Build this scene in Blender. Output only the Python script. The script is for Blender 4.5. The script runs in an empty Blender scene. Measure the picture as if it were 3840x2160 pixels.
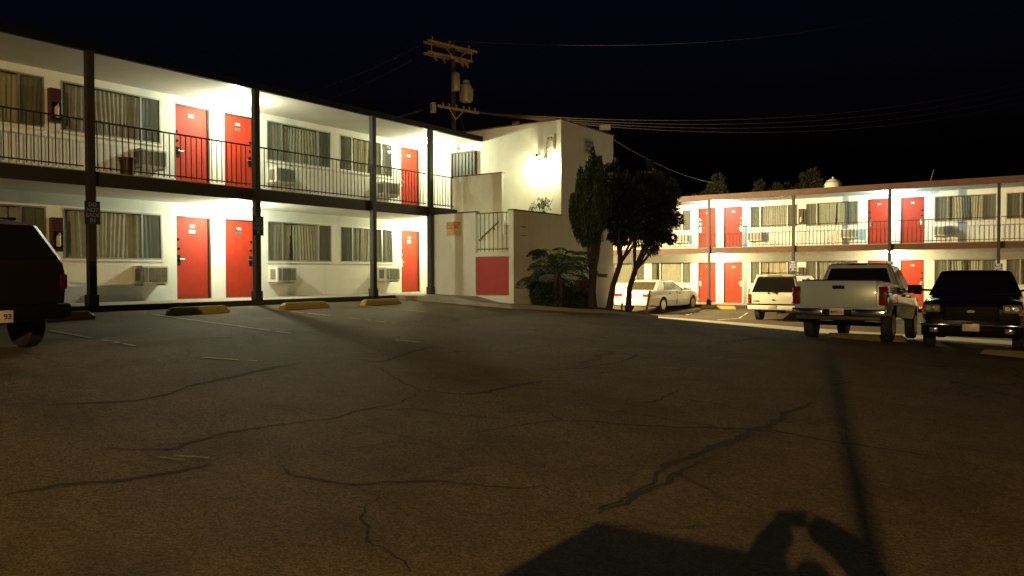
import bpy, bmesh, math, random
from mathutils import Vector, Matrix
import numpy as np
R = math.radians
random.seed(7)
S = bpy.context.scene
C = S.collection

# ------------------------------------------------------------------ camera, sky, exposure
cam_d = bpy.data.cameras.new('camera'); cam = bpy.data.objects.new('camera', cam_d); C.objects.link(cam)
cam_d.sensor_width = 36; cam_d.lens = 36 * 2914 / 3840
cam_d.clip_start = 0.05; cam_d.clip_end = 1500
_h = math.atan2(.569, .8223); _p = R(1.04)
Fv = Vector((-math.sin(_h) * math.cos(_p), math.cos(_h) * math.cos(_p), -math.sin(_p)))
Rv = Vector((math.cos(_h), math.sin(_h), 0)); Uv = Rv.cross(Fv)
_r = .0035
R2 = Rv * math.cos(_r) - Uv * math.sin(_r); U2 = Uv * math.cos(_r) + Rv * math.sin(_r)
cam.matrix_world = Matrix(((R2.x, U2.x, -Fv.x, 0), (R2.y, U2.y, -Fv.y, 0), (R2.z, U2.z, -Fv.z, 0), (0, 0, 0, 1)))
S.camera = cam
W = bpy.data.worlds.new('World'); S.world = W; W.use_nodes = True
wn = W.node_tree; bg = wn.nodes['Background']
sky = wn.nodes.new('ShaderNodeTexSky'); sky.sky_type = 'NISHITA'; sky.sun_disc = False
sky.sun_elevation = R(-3.0); sky.sun_rotation = R(160); sky.altitude = 50
tint = wn.nodes.new('ShaderNodeMix'); tint.data_type = 'RGBA'; tint.blend_type = 'MULTIPLY'; tint.inputs[0].default_value = 1; tint.inputs[7].default_value = (.38, .52, 1.7, 1)
wn.links.new(sky.outputs[0], tint.inputs[6]); wn.links.new(tint.outputs[2], bg.inputs[0]); bg.inputs[1].default_value = 0.042
S.view_settings.view_transform = 'Standard'; S.view_settings.look = 'None'
S.view_settings.exposure = 0; S.view_settings.gamma = 1; S.view_settings.use_curve_mapping = False
S.render.engine = 'CYCLES'
S.cycles.use_denoising = True
S.cycles.max_bounces = 6; S.cycles.transparent_max_bounces = 12
S.cycles.caustics_reflective = False; S.cycles.caustics_refractive = False
S.cycles.sample_clamp_indirect = 4

# ------------------------------------------------------------------ helpers
class MB:
    """collects simple solids and becomes ONE mesh object"""
    def __init__(s): s.v = []; s.f = []; s.m = []; s.mi = 0
    def add(s, vs, fs):
        n = len(s.v); s.v += [tuple(v) for v in vs]
        s.f += [tuple(i + n for i in f) for f in fs]; s.m += [s.mi] * len(fs); return s
    def box(s, x0, x1, y0, y1, z0, z1):
        vs = [(x, y, z) for z in (z0, z1) for y in (y0, y1) for x in (x0, x1)]
        return s.add(vs, [(0, 2, 3, 1), (4, 5, 7, 6), (0, 1, 5, 4), (2, 6, 7, 3), (0, 4, 6, 2), (1, 3, 7, 5)])
    def bbox(s, x0, x1, y0, y1, z0, z1, b=.01):
        bm = bmesh.new(); bmesh.ops.create_cube(bm, size=1)
        for v in bm.verts:
            v.co = Vector((x0 + (v.co.x + .5) * (x1 - x0), y0 + (v.co.y + .5) * (y1 - y0), z0 + (v.co.z + .5) * (z1 - z0)))
        bmesh.ops.bevel(bm, geom=bm.edges[:], offset=b, segments=2, affect='EDGES', profile=.5)
        bm.verts.index_update(); s.add([v.co[:] for v in bm.verts], [[v.index for v in f.verts] for f in bm.faces]); bm.free(); return s
    def quad(s, a, b, c, d): return s.add([a, b, c, d], [(0, 1, 2, 3)])
    def tube(s, pts, r, n=8, cap=True):
        pts = [Vector(p) for p in pts]; rs = r if isinstance(r, (list, tuple)) else [r] * len(pts)
        rings = []
        for i, p in enumerate(pts):
            d = (pts[min(i + 1, len(pts) - 1)] - pts[max(i - 1, 0)]).normalized()
            a = d.orthogonal().normalized() if abs(d.z) < .9 else Vector((1, 0, 0)).cross(d).normalized()
            if abs(d.z) < .9: a = Vector((0, 0, 1)).cross(d).normalized()
            b = d.cross(a)
            rings.append([p + (a * math.cos(t) + b * math.sin(t)) * rs[i] for t in [2 * math.pi * k / n for k in range(n)]])
        return s.loft(rings, cap)
    def loft(s, rings, cap=True):
        n = len(rings[0]); vs = [p for r in rings for p in r]; fs = []
        for i in range(len(rings) - 1):
            for k in range(n):
                k2 = (k + 1) % n; fs.append((i * n + k, i * n + k2, (i + 1) * n + k2, (i + 1) * n + k))
        if cap: fs.append(tuple(range(n - 1, -1, -1))); fs.append(tuple((len(rings) - 1) * n + k for k in range(n)))
        return s.add(vs, fs)
    def slab(s, a, b, c, d, off=.006, th=.012):
        a, b, c, d = map(Vector, (a, b, c, d)); nn = (b - a).cross(d - a).normalized()
        lo = [p + nn * (off - th) for p in (a, b, c, d)]; hi = [p + nn * off for p in (a, b, c, d)]
        return s.loft([lo, hi])
    def disc(s, c, axis, r, th, n=16):
        c = Vector(c); ax = Vector(axis).normalized(); return s.tube([c, c + ax * th], r, n)

def link(name, me, parent=None, mats=()):
    o = bpy.data.objects.new(name, me); C.objects.link(o)
    for m in (mats if isinstance(mats, (list, tuple)) else [mats]):
        if m is not None and len(me.materials) < 8: me.materials.append(m)
    if parent is not None: o.parent = parent
    return o
def build(mb, name, mats, parent=None, smooth=None, fix=True):
    me = bpy.data.meshes.new(name); me.from_pydata(mb.v, [], mb.f); 
    if any(mb.m): me.polygons.foreach_set('material_index', mb.m)
    if fix:
        bm = bmesh.new(); bm.from_mesh(me); bmesh.ops.recalc_face_normals(bm, faces=bm.faces); bm.to_mesh(me); bm.free()
    if smooth is not None:
        me.polygons.foreach_set('use_smooth', [True] * len(me.polygons)); me.set_sharp_from_angle(angle=R(smooth))
    me.update()
    return link(name, me, parent, mats)
def share(o, name=None, parent=None, **k):
    c = o.copy(); C.objects.link(c)
    if name: c.name = name
    if parent is not None: c.parent = parent
    return c
def tag(o, label=None, cat=None, group=None, kind=None):
    if label: o['label'] = label
    if cat: o['category'] = cat
    if group: o['group'] = group
    if kind: o['kind'] = kind
    return o
def empty(name, loc=(0, 0, 0), rz=0, label=None, cat=None, group=None, kind=None):
    o = bpy.data.objects.new(name, None); C.objects.link(o); o.location = loc; o.rotation_euler = (0, 0, rz); o.empty_display_size = .2
    return tag(o, label, cat, group, kind)
def copy_tree(o, parent=None):
    c = o.copy(); C.objects.link(c)
    if parent is not None: c.parent = parent
    for ch in [x for x in o.children]: copy_tree(ch, c)
    return c
def text(name, s, size, mat, parent, loc, rot=(R(90), 0, 0), ext=.002, sx=1.0, bold=.0):
    cu = bpy.data.curves.new(name, 'FONT'); cu.body = s; cu.size = size; cu.align_x = 'CENTER'; cu.align_y = 'CENTER'
    cu.extrude = ext; cu.offset = bold; cu.space_line = .95; cu.resolution_u = 3; cu.materials.append(mat)
    t = bpy.data.objects.new(name, cu); C.objects.link(t); bpy.context.view_layer.update()
    me = bpy.data.meshes.new_from_object(t.evaluated_get(bpy.context.evaluated_depsgraph_get())); bpy.data.objects.remove(t); bpy.data.curves.remove(cu)
    o = bpy.data.objects.new(name, me); C.objects.link(o); o.parent = parent; o.location = loc; o.rotation_euler = rot; o.scale = (sx, 1, 1)
    return o

# ------------------------------------------------------------------ materials
def mat(name, col, rough=.6, metal=0, spec=.5, var=.0, vscale=3, bump=0, bscale=60, coat=0, emit=None, es=0, var2=0, v2s=.4, gen=False):
    m = bpy.data.materials.new(name); m.use_nodes = True; nt = m.node_tree; b = nt.nodes['Principled BSDF']
    b.inputs['Base Color'].default_value = (*col, 1); b.inputs['Roughness'].default_value = rough; b.inputs['Metallic'].default_value = metal
    b.inputs['Specular IOR Level'].default_value = spec; b.inputs['Coat Weight'].default_value = coat; b.inputs['Coat Roughness'].default_value = .05
    if emit: b.inputs['Emission Color'].default_value = (*emit, 1); b.inputs['Emission Strength'].default_value = es
    N = nt.nodes; L = nt.links
    geo = N.new('ShaderNodeNewGeometry') ; pos = geo.outputs['Position']
    if gen: tc = N.new('ShaderNodeTexCoord'); pos = tc.outputs['Object']
    prev = None
    for v, sc in ((var, vscale), (var2, v2s)):
        if v:
            n = N.new('ShaderNodeTexNoise'); n.inputs['Scale'].default_value = sc; n.inputs['Detail'].default_value = 8; n.inputs['Roughness'].default_value = .62; L.new(pos, n.inputs['Vector'])
            mr = N.new('ShaderNodeMapRange'); mr.inputs[1].default_value = .3; mr.inputs[2].default_value = .7; mr.inputs[3].default_value = 1 - v; mr.inputs[4].default_value = 1 + v * .6; L.new(n.outputs['Fac'], mr.inputs[0])
            mx = N.new('ShaderNodeMix'); mx.data_type = 'RGBA'; mx.blend_type = 'MULTIPLY'; mx.inputs[0].default_value = 1
            if prev: L.new(prev, mx.inputs[6])
            else: mx.inputs[6].default_value = (*col, 1)
            L.new(mr.outputs[0], mx.inputs[7]); prev = mx.outputs[2]
    if prev: L.new(prev, b.inputs['Base Color'])
    if bump:
        n = N.new('ShaderNodeTexNoise'); n.inputs['Scale'].default_value = bscale; n.inputs['Detail'].default_value = 6; L.new(pos, n.inputs['Vector'])
        bp = N.new('ShaderNodeBump'); bp.inputs['Strength'].default_value = bump; bp.inputs['Distance'].default_value = .01; L.new(n.outputs['Fac'], bp.inputs['Height']); L.new(bp.outputs[0], b.inputs['Normal'])
    return m
M = dict(
    stucco=mat('stucco', (.74, .73, .68), .85, var=.05, vscale=1.7, bump=.55, bscale=38, var2=.06, v2s=.5),
    soffit=mat('soffit_paint', (.72, .71, .65), .8, var=.08, vscale=1.1, bump=.2, bscale=30),
    red=mat('red_door_paint', (.33, .025, .009), .62, spec=.3, var=.16, vscale=3, bump=.04, bscale=8),
    redd=mat('red_panel_paint', (.42, .034, .02), .6, var=.12, vscale=4, bump=.1, bscale=30),
    trim=mat('dark_trim_paint', (.028, .022, .016), .55, var=.25, vscale=5),
    fascia=mat('brown_fascia_paint', (.10, .040, .022), .6, var=.3, vscale=4),
    cap=mat('brown_cap_paint', (.16, .07, .045), .6, var=.2),
    jamb=mat('door_jamb_paint', (.05, .035, .03), .5),
    conc=mat('walkway_concrete', (.34, .30, .25), .8, var=.22, vscale=2.2, bump=.3, bscale=50, var2=.15, v2s=.6),
    curb=mat('dark_curb_paint', (.035, .03, .024), .75, var=.3, vscale=6),
    strip=mat('gutter_concrete', (.46, .41, .33), .8, var=.18, vscale=3, bump=.2, bscale=50, var2=.15, v2s=.7),
    yellow=mat('worn_yellow_paint', (.40, .29, .05), .75, var=.18, vscale=12, bump=.4, bscale=60, gen=False),
    line=mat('worn_line_paint', (.46, .42, .22), .8, var=.5, vscale=9),
    alu=mat('aluminium', (.40, .40, .37), .4, metal=.7),
    chrome=mat('chrome', (.75, .75, .75), .12, metal=1),
    steel=mat('brushed_steel', (.6, .58, .5), .3, metal=.9),
    curtain=mat('curtain_fabric', (.42, .42, .36), .9, var=.15, vscale=6),
    curtain_b=mat('beige_curtain_fabric', (.46, .42, .33), .9, var=.15, vscale=5), curtain_c=mat('grey_curtain_fabric', (.34, .34, .31), .9, var=.2, vscale=5),
    ac=mat('air_conditioner_casing', (.62, .59, .50), .55, var=.08, vscale=5),
    acg=mat('air_conditioner_grille', (.16, .155, .135), .6),
    black=mat('black_plastic', (.004, .004, .004), .6, spec=.15),
    rubber=mat('tyre_rubber', (.014, .013, .012), .8),
    white=mat('white_print', (.75, .74, .7), .6),
    plate=mat('number_plate_backing', (.02, .018, .016), .5),
    signblue=mat('sign_blue', (.02, .045, .22), .45),
    maroon=mat('maroon_cabinet', (.05, .007, .008), .4, var=.2),
    polewood=mat('dark_pole_wood', (.05, .035, .02), .9, var=.3, vscale=6),
    wood=mat('weathered_wood', (.34, .23, .10), .8, var=.3, vscale=6),
    galv=mat('galvanised_metal', (.40, .38, .30), .5, metal=.3, var=.15),
    porcelain=mat('porcelain', (.30, .20, .15), .3),
    bark=mat('bark', (.055, .040, .028), .9, var=.35, vscale=9, bump=1, bscale=25),
    soil=mat('planter_soil', (.07, .05, .035), .95, var=.4, vscale=8, bump=1, bscale=30),
    paper=mat('poster_paper', (.62, .50, .24), .7, var=.15, vscale=10),
    orange=mat('poster_orange', (.55, .13, .03), .6, var=.2, vscale=12),
    carwhite=mat('white_car_paint', (.66, .63, .55), .3, coat=1, var=.03),
    carsilver=mat('pale_truck_paint', (.38, .46, .50), .32, coat=1, metal=.1),
    carblack=mat('black_car_paint', (.006, .007, .010), .22, coat=1, metal=.2),
    cardark=mat("dark_maroon_car_paint", (.006, .003, .003), .45, coat=.25, metal=.0),
    lower=mat('lower_body_cladding', (.30, .25, .18), .5),
    glass=mat('tinted_car_glass', (.010, .010, .009), .04, spec=.8, coat=1),
    brownglass=mat('bronze_car_glass', (.07, .06, .035), .06, spec=.8, coat=1),
    tail=mat('red_tail_lens', (.18, .008, .006), .12, coat=1),
    amber=mat('amber_lens', (.6, .2, .03), .15, coat=1),
    head=mat('headlamp_lens', (.45, .42, .34), .12, metal=.6, coat=1, var=.6, vscale=25, gen=True),
    lplate=mat('licence_plate', (.62, .52, .42), .4),
    ink=mat('plate_ink', (.05, .04, .10), .5),
    shirt=mat('shirt_fabric', (.05, .06, .09), .9), skin=mat('skin', (.42, .25, .17), .5), hair=mat('hair', (.03, .02, .012), .7),
    denim=mat('denim', (.03, .045, .08), .9),
    terracotta=mat('terracotta', (.26, .11, .06), .8),
    roof=mat('roof_gravel', (.16, .14, .12), .9, var=.2),
    cable=mat('cable_sheath', (.05, .04, .03), .6),
)
def leafmat(name, a, b):
    m = bpy.data.materials.new(name); m.use_nodes = True; nt = m.node_tree; N = nt.nodes; L = nt.links; p = N['Principled BSDF']; p.inputs['Roughness'].default_value = .55
    p.inputs['Specular IOR Level'].default_value = .3
    g = N.new('ShaderNodeNewGeometry'); n = N.new('ShaderNodeTexNoise'); n.inputs['Scale'].default_value = 5; n.inputs['Detail'].default_value = 3; L.new(g.outputs['Position'], n.inputs['Vector'])
    mx = N.new('ShaderNodeMix'); mx.data_type = 'RGBA'; mx.inputs[6].default_value = (*a, 1); mx.inputs[7].default_value = (*b, 1)
    ad = N.new('ShaderNodeMath'); ad.operation = 'ADD'; ad.inputs[1].default_value = -.25
    ml = N.new('ShaderNodeMath'); ml.operation = 'ADD'
    sc = N.new('ShaderNodeMath'); sc.operation = 'MULTIPLY'; sc.inputs[1].default_value = .5
    L.new(g.outputs['Random Per Island'], sc.inputs[0]); L.new(sc.outputs[0], ml.inputs[0]); L.new(n.outputs['Fac'], ad.inputs[0]); L.new(ad.outputs[0], ml.inputs[1])
    L.new(ml.outputs[0], mx.inputs[0]); L.new(mx.outputs[2], p.inputs['Base Color']); return m
M['cypress'] = leafmat('cypress_foliage', (.014, .026, .008), (.036, .062, .016))
M['darkleaf'] = leafmat('dark_foliage', (.010, .014, .006), (.022, .030, .012))
M['philo'] = leafmat('philodendron_leaf', (.03, .06, .018), (.06, .10, .035))
M['hedge'] = leafmat('hedge_leaf', (.02, .04, .012), (.045, .07, .022))
M['redleaf'] = leafmat('reddish_leaf', (.08, .03, .015), (.12, .07, .03))
M['ledge'] = leafmat('ledge_plant_leaf', (.08, .14, .04), (.16, .22, .07))
M['farleaf'] = leafmat('far_foliage', (.045, .05, .02), (.09, .09, .035))

nt = M['stucco'].node_tree; b_ = nt.nodes['Principled BSDF']; src = b_.inputs['Base Color'].links[0].from_socket
g_ = nt.nodes.new('ShaderNodeNewGeometry'); mp = nt.nodes.new('ShaderNodeMapping'); mp.inputs['Scale'].default_value = (2.2, 2.2, .5); nt.links.new(g_.outputs['Position'], mp.inputs[0])
n_ = nt.nodes.new('ShaderNodeTexNoise'); n_.inputs['Scale'].default_value = 1; n_.inputs['Detail'].default_value = 7; n_.inputs['Roughness'].default_value = .7; nt.links.new(mp.outputs[0], n_.inputs['Vector'])
r_ = nt.nodes.new('ShaderNodeMapRange'); r_.inputs[1].default_value = .52; r_.inputs[2].default_value = .75; r_.inputs[3].default_value = 1; r_.inputs[4].default_value = .84; nt.links.new(n_.outputs['Fac'], r_.inputs[0])
x_ = nt.nodes.new('ShaderNodeMix'); x_.data_type = 'RGBA'; x_.blend_type = 'MULTIPLY'; x_.inputs[0].default_value = 1; nt.links.new(src, x_.inputs[6]); nt.links.new(r_.outputs[0], x_.inputs[7]); nt.links.new(x_.outputs[2], b_.inputs['Base Color'])
def window_glass():
    m = bpy.data.materials.new('window_glass'); m.use_nodes = True; nt = m.node_tree; N = nt.nodes; L = nt.links; N.remove(N['Principled BSDF'])
    t = N.new('ShaderNodeBsdfTransparent'); t.inputs[0].default_value = (.84, .84, .80, 1); g = N.new('ShaderNodeBsdfGlossy'); g.inputs['Roughness'].default_value = .03
    f = N.new('ShaderNodeLayerWeight'); f.inputs[0].default_value = .5; x = N.new('ShaderNodeMixShader')
    pw = N.new('ShaderNodeMath'); pw.operation = 'POWER'; pw.inputs[1].default_value = 5; L.new(f.outputs['Facing'], pw.inputs[0])
    ma = N.new('ShaderNodeMath'); ma.operation = 'MULTIPLY_ADD'; ma.inputs[1].default_value = .85; ma.inputs[2].default_value = .05; L.new(pw.outputs[0], ma.inputs[0])
    L.new(ma.outputs[0], x.inputs[0]); L.new(t.outputs[0], x.inputs[1]); L.new(g.outputs[0], x.inputs[2]); L.new(x.outputs[0], N['Material Output'].inputs[0]); return m
def screen_mat():
    m = bpy.data.materials.new('insect_screen'); m.use_nodes = True; nt = m.node_tree; N = nt.nodes; L = nt.links; N.remove(N['Principled BSDF'])
    t = N.new('ShaderNodeBsdfTransparent'); g = N.new('ShaderNodeBsdfDiffuse'); g.inputs[0].default_value = (.13, .13, .11, 1)
    x = N.new('ShaderNodeMixShader'); x.inputs[0].default_value = .5
    L.new(t.outputs[0], x.inputs[1]); L.new(g.outputs[0], x.inputs[2]); L.new(x.outputs[0], N['Material Output'].inputs[0]); return m
M['pane'] = window_glass(); M['screen'] = screen_mat()
def asphalt():
    m = bpy.data.materials.new('asphalt'); m.use_nodes = True; nt = m.node_tree; N = nt.nodes; L = nt.links; p = N['Principled BSDF']; p.inputs['Roughness'].default_value = .85; p.inputs['Specular IOR Level'].default_value = .25
    g = N.new('ShaderNodeNewGeometry')
    def noise(s, d=6, r=.6):
        n = N.new('ShaderNodeTexNoise'); n.inputs['Scale'].default_value = s; n.inputs['Detail'].default_value = d; n.inputs['Roughness'].default_value = r; L.new(g.outputs['Position'], n.inputs['Vector']); return n.outputs['Fac']
    def mr(i, a, b, c, d):
        n = N.new('ShaderNodeMapRange'); n.inputs[1].default_value = a; n.inputs[2].default_value = b; n.inputs[3].default_value = c; n.inputs[4].default_value = d; L.new(i, n.inputs[0]); return n.outputs[0]
    def mul(a, b):
        n = N.new('ShaderNodeMath'); n.operation = 'MULTIPLY'; L.new(a, n.inputs[0]); L.new(b, n.inputs[1]); return n.outputs[0]
    v = N.new('ShaderNodeTexVoronoi'); v.inputs['Scale'].default_value = 66; L.new(g.outputs['Position'], v.inputs['Vector'])
    w = N.new('ShaderNodeSeparateColor'); L.new(v.outputs['Color'], w.inputs[0])
    f = mul(mul(mr(noise(.45, 5), .3, .7, .85, 1.12), mr(noise(3.5, 8, .7), .3, .7, .82, 1.15)), mul(mr(w.outputs[0], 0, 1, .55, 1.5), mr(noise(220, 2), .3, .7, .7, 1.3)))
    dn = N.new('ShaderNodeTexNoise'); dn.inputs['Scale'].default_value = 1.3; dn.inputs['Detail'].default_value = 6; L.new(g.outputs['Position'], dn.inputs['Vector'])
    va = N.new('ShaderNodeVectorMath'); va.operation = 'MULTIPLY_ADD'; va.inputs[1].default_value = (.9, .9, 0); L.new(dn.outputs['Color'], va.inputs[0]); L.new(g.outputs['Position'], va.inputs[2])
    vc = N.new('ShaderNodeTexVoronoi'); vc.feature = 'DISTANCE_TO_EDGE'; vc.inputs['Scale'].default_value = .55; L.new(va.outputs[0], vc.inputs['Vector'])
    web = mr(vc.outputs['Distance'], .0, .018, .38, 1)
    wm = N.new('ShaderNodeMix'); wm.data_type = 'FLOAT'; wm.inputs[3].default_value = 1; L.new(mr(noise(.35, 3), .36, .50, 0, 1), wm.inputs[0]); L.new(web, wm.inputs[2])
    f = mul(f, wm.outputs[0])
    # oil-stained stalls near the left walkway
    f2 = mul(f, mr(noise(.9, 4, .5), .33, .52, .80, 1.0))
    mx = N.new('ShaderNodeMix'); mx.data_type = 'RGBA'; mx.blend_type = 'MULTIPLY'; mx.inputs[0].default_value = 1; mx.inputs[6].default_value = (.126, .088, .047, 1); L.new(f2, mx.inputs[7])
    L.new(mx.outputs[2], p.inputs['Base Color'])
    b = N.new('ShaderNodeBump'); b.inputs['Strength'].default_value = .6; b.inputs['Distance'].default_value = .006; L.new(v.outputs['Distance'], b.inputs['Height']); L.new(b.outputs[0], p.inputs['Normal']); return m
M['asphalt'] = asphalt()
M['crack'] = mat('crack_filler', (.020, .015, .010), .9, var=.3, vscale=20, bump=1, bscale=60)

# ------------------------------------------------------------------ ground
XS = [-40, -15.4, -11, -5, 0, 10, 40]
ROWS = [(-20, [-.71, -.71, -1.02, -1.46, -1.70, -1.85, -1.9]), (8, [-.71, -.71, -1.02, -1.46, -1.72, -1.90, -2.0]), (17.5, [-.71, -.71, -1.0, -1.44, -1.81, -2.0, -2.1]),
        (20.5, [-.95, -.95, -1.14, -1.56, -1.86, -2.05, -2.15]), (23.2, [-1.1, -1.2, -1.41, -1.75, -1.92, -2.1, -2.2]),
        (26.4, [-1.5, -1.52, -1.62, -1.86, -2.0, -2.15, -2.2]), (31.8, [-1.75, -1.78, -1.88, -1.94, -2.0, -2.1, -2.2]), (35.6, [-1.65] * 4 + [-1.68, -1.72, -1.8]), (60, [-1.65] * 4 + [-1.68, -1.72, -1.8])]
def _row(x, r):
    for i in range(len(XS) - 1):
        if x <= XS[i + 1] or i == len(XS) - 2:
            t = min(1, max(0, (x - XS[i]) / (XS[i + 1] - XS[i]))); return r[i] + (r[i + 1] - r[i]) * t
def gz(x, y):
    for j in range(len(ROWS) - 1):
        if y <= ROWS[j + 1][0] or j == len(ROWS) - 2:
            t = min(1, max(0, (y - ROWS[j][0]) / (ROWS[j + 1][0] - ROWS[j][0]))); return _row(x, ROWS[j][1]) * (1 - t) + _row(x, ROWS[j + 1][1]) * t
def sheet(name, xs, ys, dz, m, kind='structure', parent=None, keep=None):
    mb = MB(); nx = len(xs)
    mb.v = [(x, y, gz(x, y) + dz) for y in ys for x in xs]
    for j in range(len(ys) - 1):
        for i in range(nx - 1):
            if keep and not keep((xs[i] + xs[i + 1]) / 2, (ys[j] + ys[j + 1]) / 2): continue
            mb.f.append((j * nx + i, j * nx + i + 1, (j + 1) * nx + i + 1, (j + 1) * nx + i)); mb.m.append(0)
    o = build(mb, name, m, parent, smooth=40, fix=False)
    if kind: o['kind'] = kind
    return o
def ar(a, b, s): return [a + i * (b - a) / max(1, round((b - a) / s)) for i in range(max(1, round((b - a) / s)) + 1)]
ground = sheet('ground', [-600, -200, -80, -40] + ar(-30, 12, .5) + [25, 60, 200, 600], [-600, -200, -60] + ar(-20, 38, .5) + [50, 80, 200, 600], 0, M['asphalt'])
strip = sheet('concrete_gutter', ar(-30, 12, .6), ar(23.2, 26.4, .53), .008, M['strip'])

CRACKS = [
 ([(-5.55, 2.24), (-5.57, 2.37), (-5.53, 2.57), (-5.46, 2.72), (-5.35, 2.94), (-5.24, 3.18), (-5.24, 3.38), (-5.23, 3.53)], .018),
 ([(-6.21, 3.17), (-5.98, 3.28), (-5.83, 3.44), (-5.78, 3.59), (-5.87, 3.79), (-5.93, 4.21), (-5.91, 4.49), (-5.85, 4.85), (-5.77, 5.17), (-5.82, 5.53), (-5.85, 5.87), (-5.82, 6.23), (-5.91, 6.59), (-6.1, 6.9)], .02),
 ([(-6.1, 6.9), (-6.8, 7.21), (-7.55, 7.69)], .015), ([(-8.31, 7.77), (-7.89, 8.04), (-7.96, 8.43), (-8.26, 9.2), (-8.39, 9.78)], .025),
 ([(-6.1, 6.9), (-5.8, 7.05), (-5.6, 7.14), (-5.53, 7.46), (-5.6, 7.89)], .02), ([(-7.88, 3.57), (-7.7, 3.94), (-7.59, 4.28), (-7.72, 4.71), (-7.94, 5.06), (-8.07, 5.58), (-8.31, 6.63), (-8.43, 7.16)], .03),
 ([(-6.6, 5.16), (-6.28, 5.31), (-5.95, 5.22)], .018), ([(-4.88, 4.48), (-4.75, 4.84), (-4.73, 5.19)], .013),
 ([(-4.86, 3.86), (-4.53, 3.79), (-4.26, 3.84), (-4.07, 3.9), (-3.94, 4.11), (-3.62, 4.4), (-3.37, 4.52), (-3.14, 4.64), (-3.04, 4.78), (-2.7, 4.67)], .016),
 ([(-4.07, 3.9), (-3.78, 3.81), (-3.69, 3.58), (-3.57, 3.39), (-3.25, 3.22), (-2.95, 3.16), (-2.76, 3.05)], .012),
 ([(-2.5, 4.6), (-2.49, 4.99), (-2.49, 5.5), (-2.58, 6.02), (-2.5, 6.59), (-2.49, 7.06), (-2.51, 7.79), (-2.4, 8.36), (-2.43, 9.02), (-2.36, 9.99)], .035),
 ([(-2.44, 4.52), (-2.40, 4.92), (-2.42, 5.51), (-2.45, 6.01), (-2.4, 6.51)], .018),
 ([(-4.84, 7.23), (-4.52, 7.11), (-4.09, 6.83), (-3.78, 7.06), (-3.46, 7.19), (-3.05, 7.42), (-2.66, 7.67), (-2.28, 7.95), (-1.85, 7.91), (-1.52, 7.97), (-1.12, 7.93), (-0.74, 7.88), (-0.47, 7.87), (-0.2, 7.67)], .02),
 ([(-5.66, 7.15), (-5.54, 7.43), (-5.6, 7.9), (-5.52, 8.68)], .03), ([(-6.26, 9.36), (-5.86, 9.59), (-5.68, 10.1), (-5.61, 11.1), (-5.76, 12.16)], .035), ([(-5.57, 9.13), (-5.33, 9.61), (-5.26, 10.17)], .022),
 ([(-5.55, 15.18), (-5.36, 16.16), (-5.15, 17.23)], .04), ([(-4.41, 5.7), (-4.32, 6.18), (-4.24, 6.55), (-4.06, 6.82)], .018), ([(-2.56, 11.63), (-2.41, 12.27)], .02),
 ([(-4.01, 8.1), (-3.86, 8.66), (-3.92, 9.52)], .022), ([(-2.28, 6.5), (-2.13, 6.41)], .013)]
rc = random.Random(3)
for pts, w in CRACKS:
    w *= 1.9
    pp = [Vector(p) for p in pts]; d = []
    for i in range(len(pp) - 1):
        n = max(2, int((pp[i + 1] - pp[i]).length / .07))
        for k in range(n): d.append(pp[i].lerp(pp[i + 1], k / n))
    d.append(pp[-1]); mb = MB(); n = len(d); off = 0; wk_ = 1.0
    for i, p in enumerate(d):
        t = (d[min(i + 1, n - 1)] - d[max(i - 1, 0)]).normalized(); nn = Vector((-t.y, t.x)); off = off * .75 + rc.uniform(-.03, .03)
        wk_ = min(1.9, max(.55, wk_ + rc.uniform(-.3, .3))); ww = w * .42 * wk_ * rc.uniform(.8, 1.2) * min(1, .3 + 4 * min(i, n - 1 - i) / n); q = p + nn * off
        a, b = q - nn * ww, q + nn * ww; mb.v += [(a.x, a.y, gz(*a) + .004), (b.x, b.y, gz(*b) + .004)]
        if i: mb.f.append((2 * i - 2, 2 * i, 2 * i + 1, 2 * i - 1)); mb.m.append(0)
    build(mb, 'pavement_crack', M['crack'], ground, fix=False)
def gline(x0, y0, x1, y1, w=.1, name='parking_line', m='line', dz=.009, gaps=.0, seed=0, parent=ground):
    rr = random.Random(seed + 11); a, b = Vector((x0, y0)), Vector((x1, y1)); n = max(2, int((b - a).length / .12)); t = (b - a).normalized(); nn = Vector((-t.y, t.x)); mb = MB()
    for i in range(n):
        if rr.random() < gaps: continue
        p, q = a.lerp(b, i / n), a.lerp(b, (i + 1) / n); e = rr.uniform(.7, 1) * w / 2
        vs = [p - nn * e, q - nn * e, q + nn * e, p + nn * e]; mb.add([(v.x, v.y, gz(*v) + dz) for v in vs], [(0, 1, 2, 3)])
    return build(mb, name, M[m], parent, fix=False)
gline(-14.4, 8.50, -10.85, 8.92, .1, gaps=.02); gline(-13.4, 5.9, -10.9, 6.13, .09, gaps=.3, seed=1); gline(-14.45, 11.25, -12.7, 11.5, .09, gaps=.1, seed=2)
gline(-12.3, 11.55, -10.9, 11.79, .07, gaps=.5, seed=3); gline(-14.27, 13.89, -12.3, 14.2, .09, gaps=.2, seed=4); gline(-9.5, 6.29, -8.85, 6.69, .07, gaps=.15, seed=5)
gline(-9.29, 9.89, -8.88, 10.05, .08, gaps=.3, seed=6); M['scuff'] = mat('scuffed_paint_trace', (.20, .19, .13), .8, var=.5, vscale=25)
gline(-5.61, 3.46, -5.38, 3.62, .05, m='scuff', gaps=.15, seed=7); gline(-5.66, 3.36, -5.44, 3.46, .03, m='scuff', gaps=.3, seed=8)
gline(-9.9, 27.4, -10.9, 33.9, .1, m='white', gaps=.05, seed=9); gline(-13.0, 27.4, -13.0, 34.6, .1, m='white', gaps=.4, seed=10)

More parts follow.
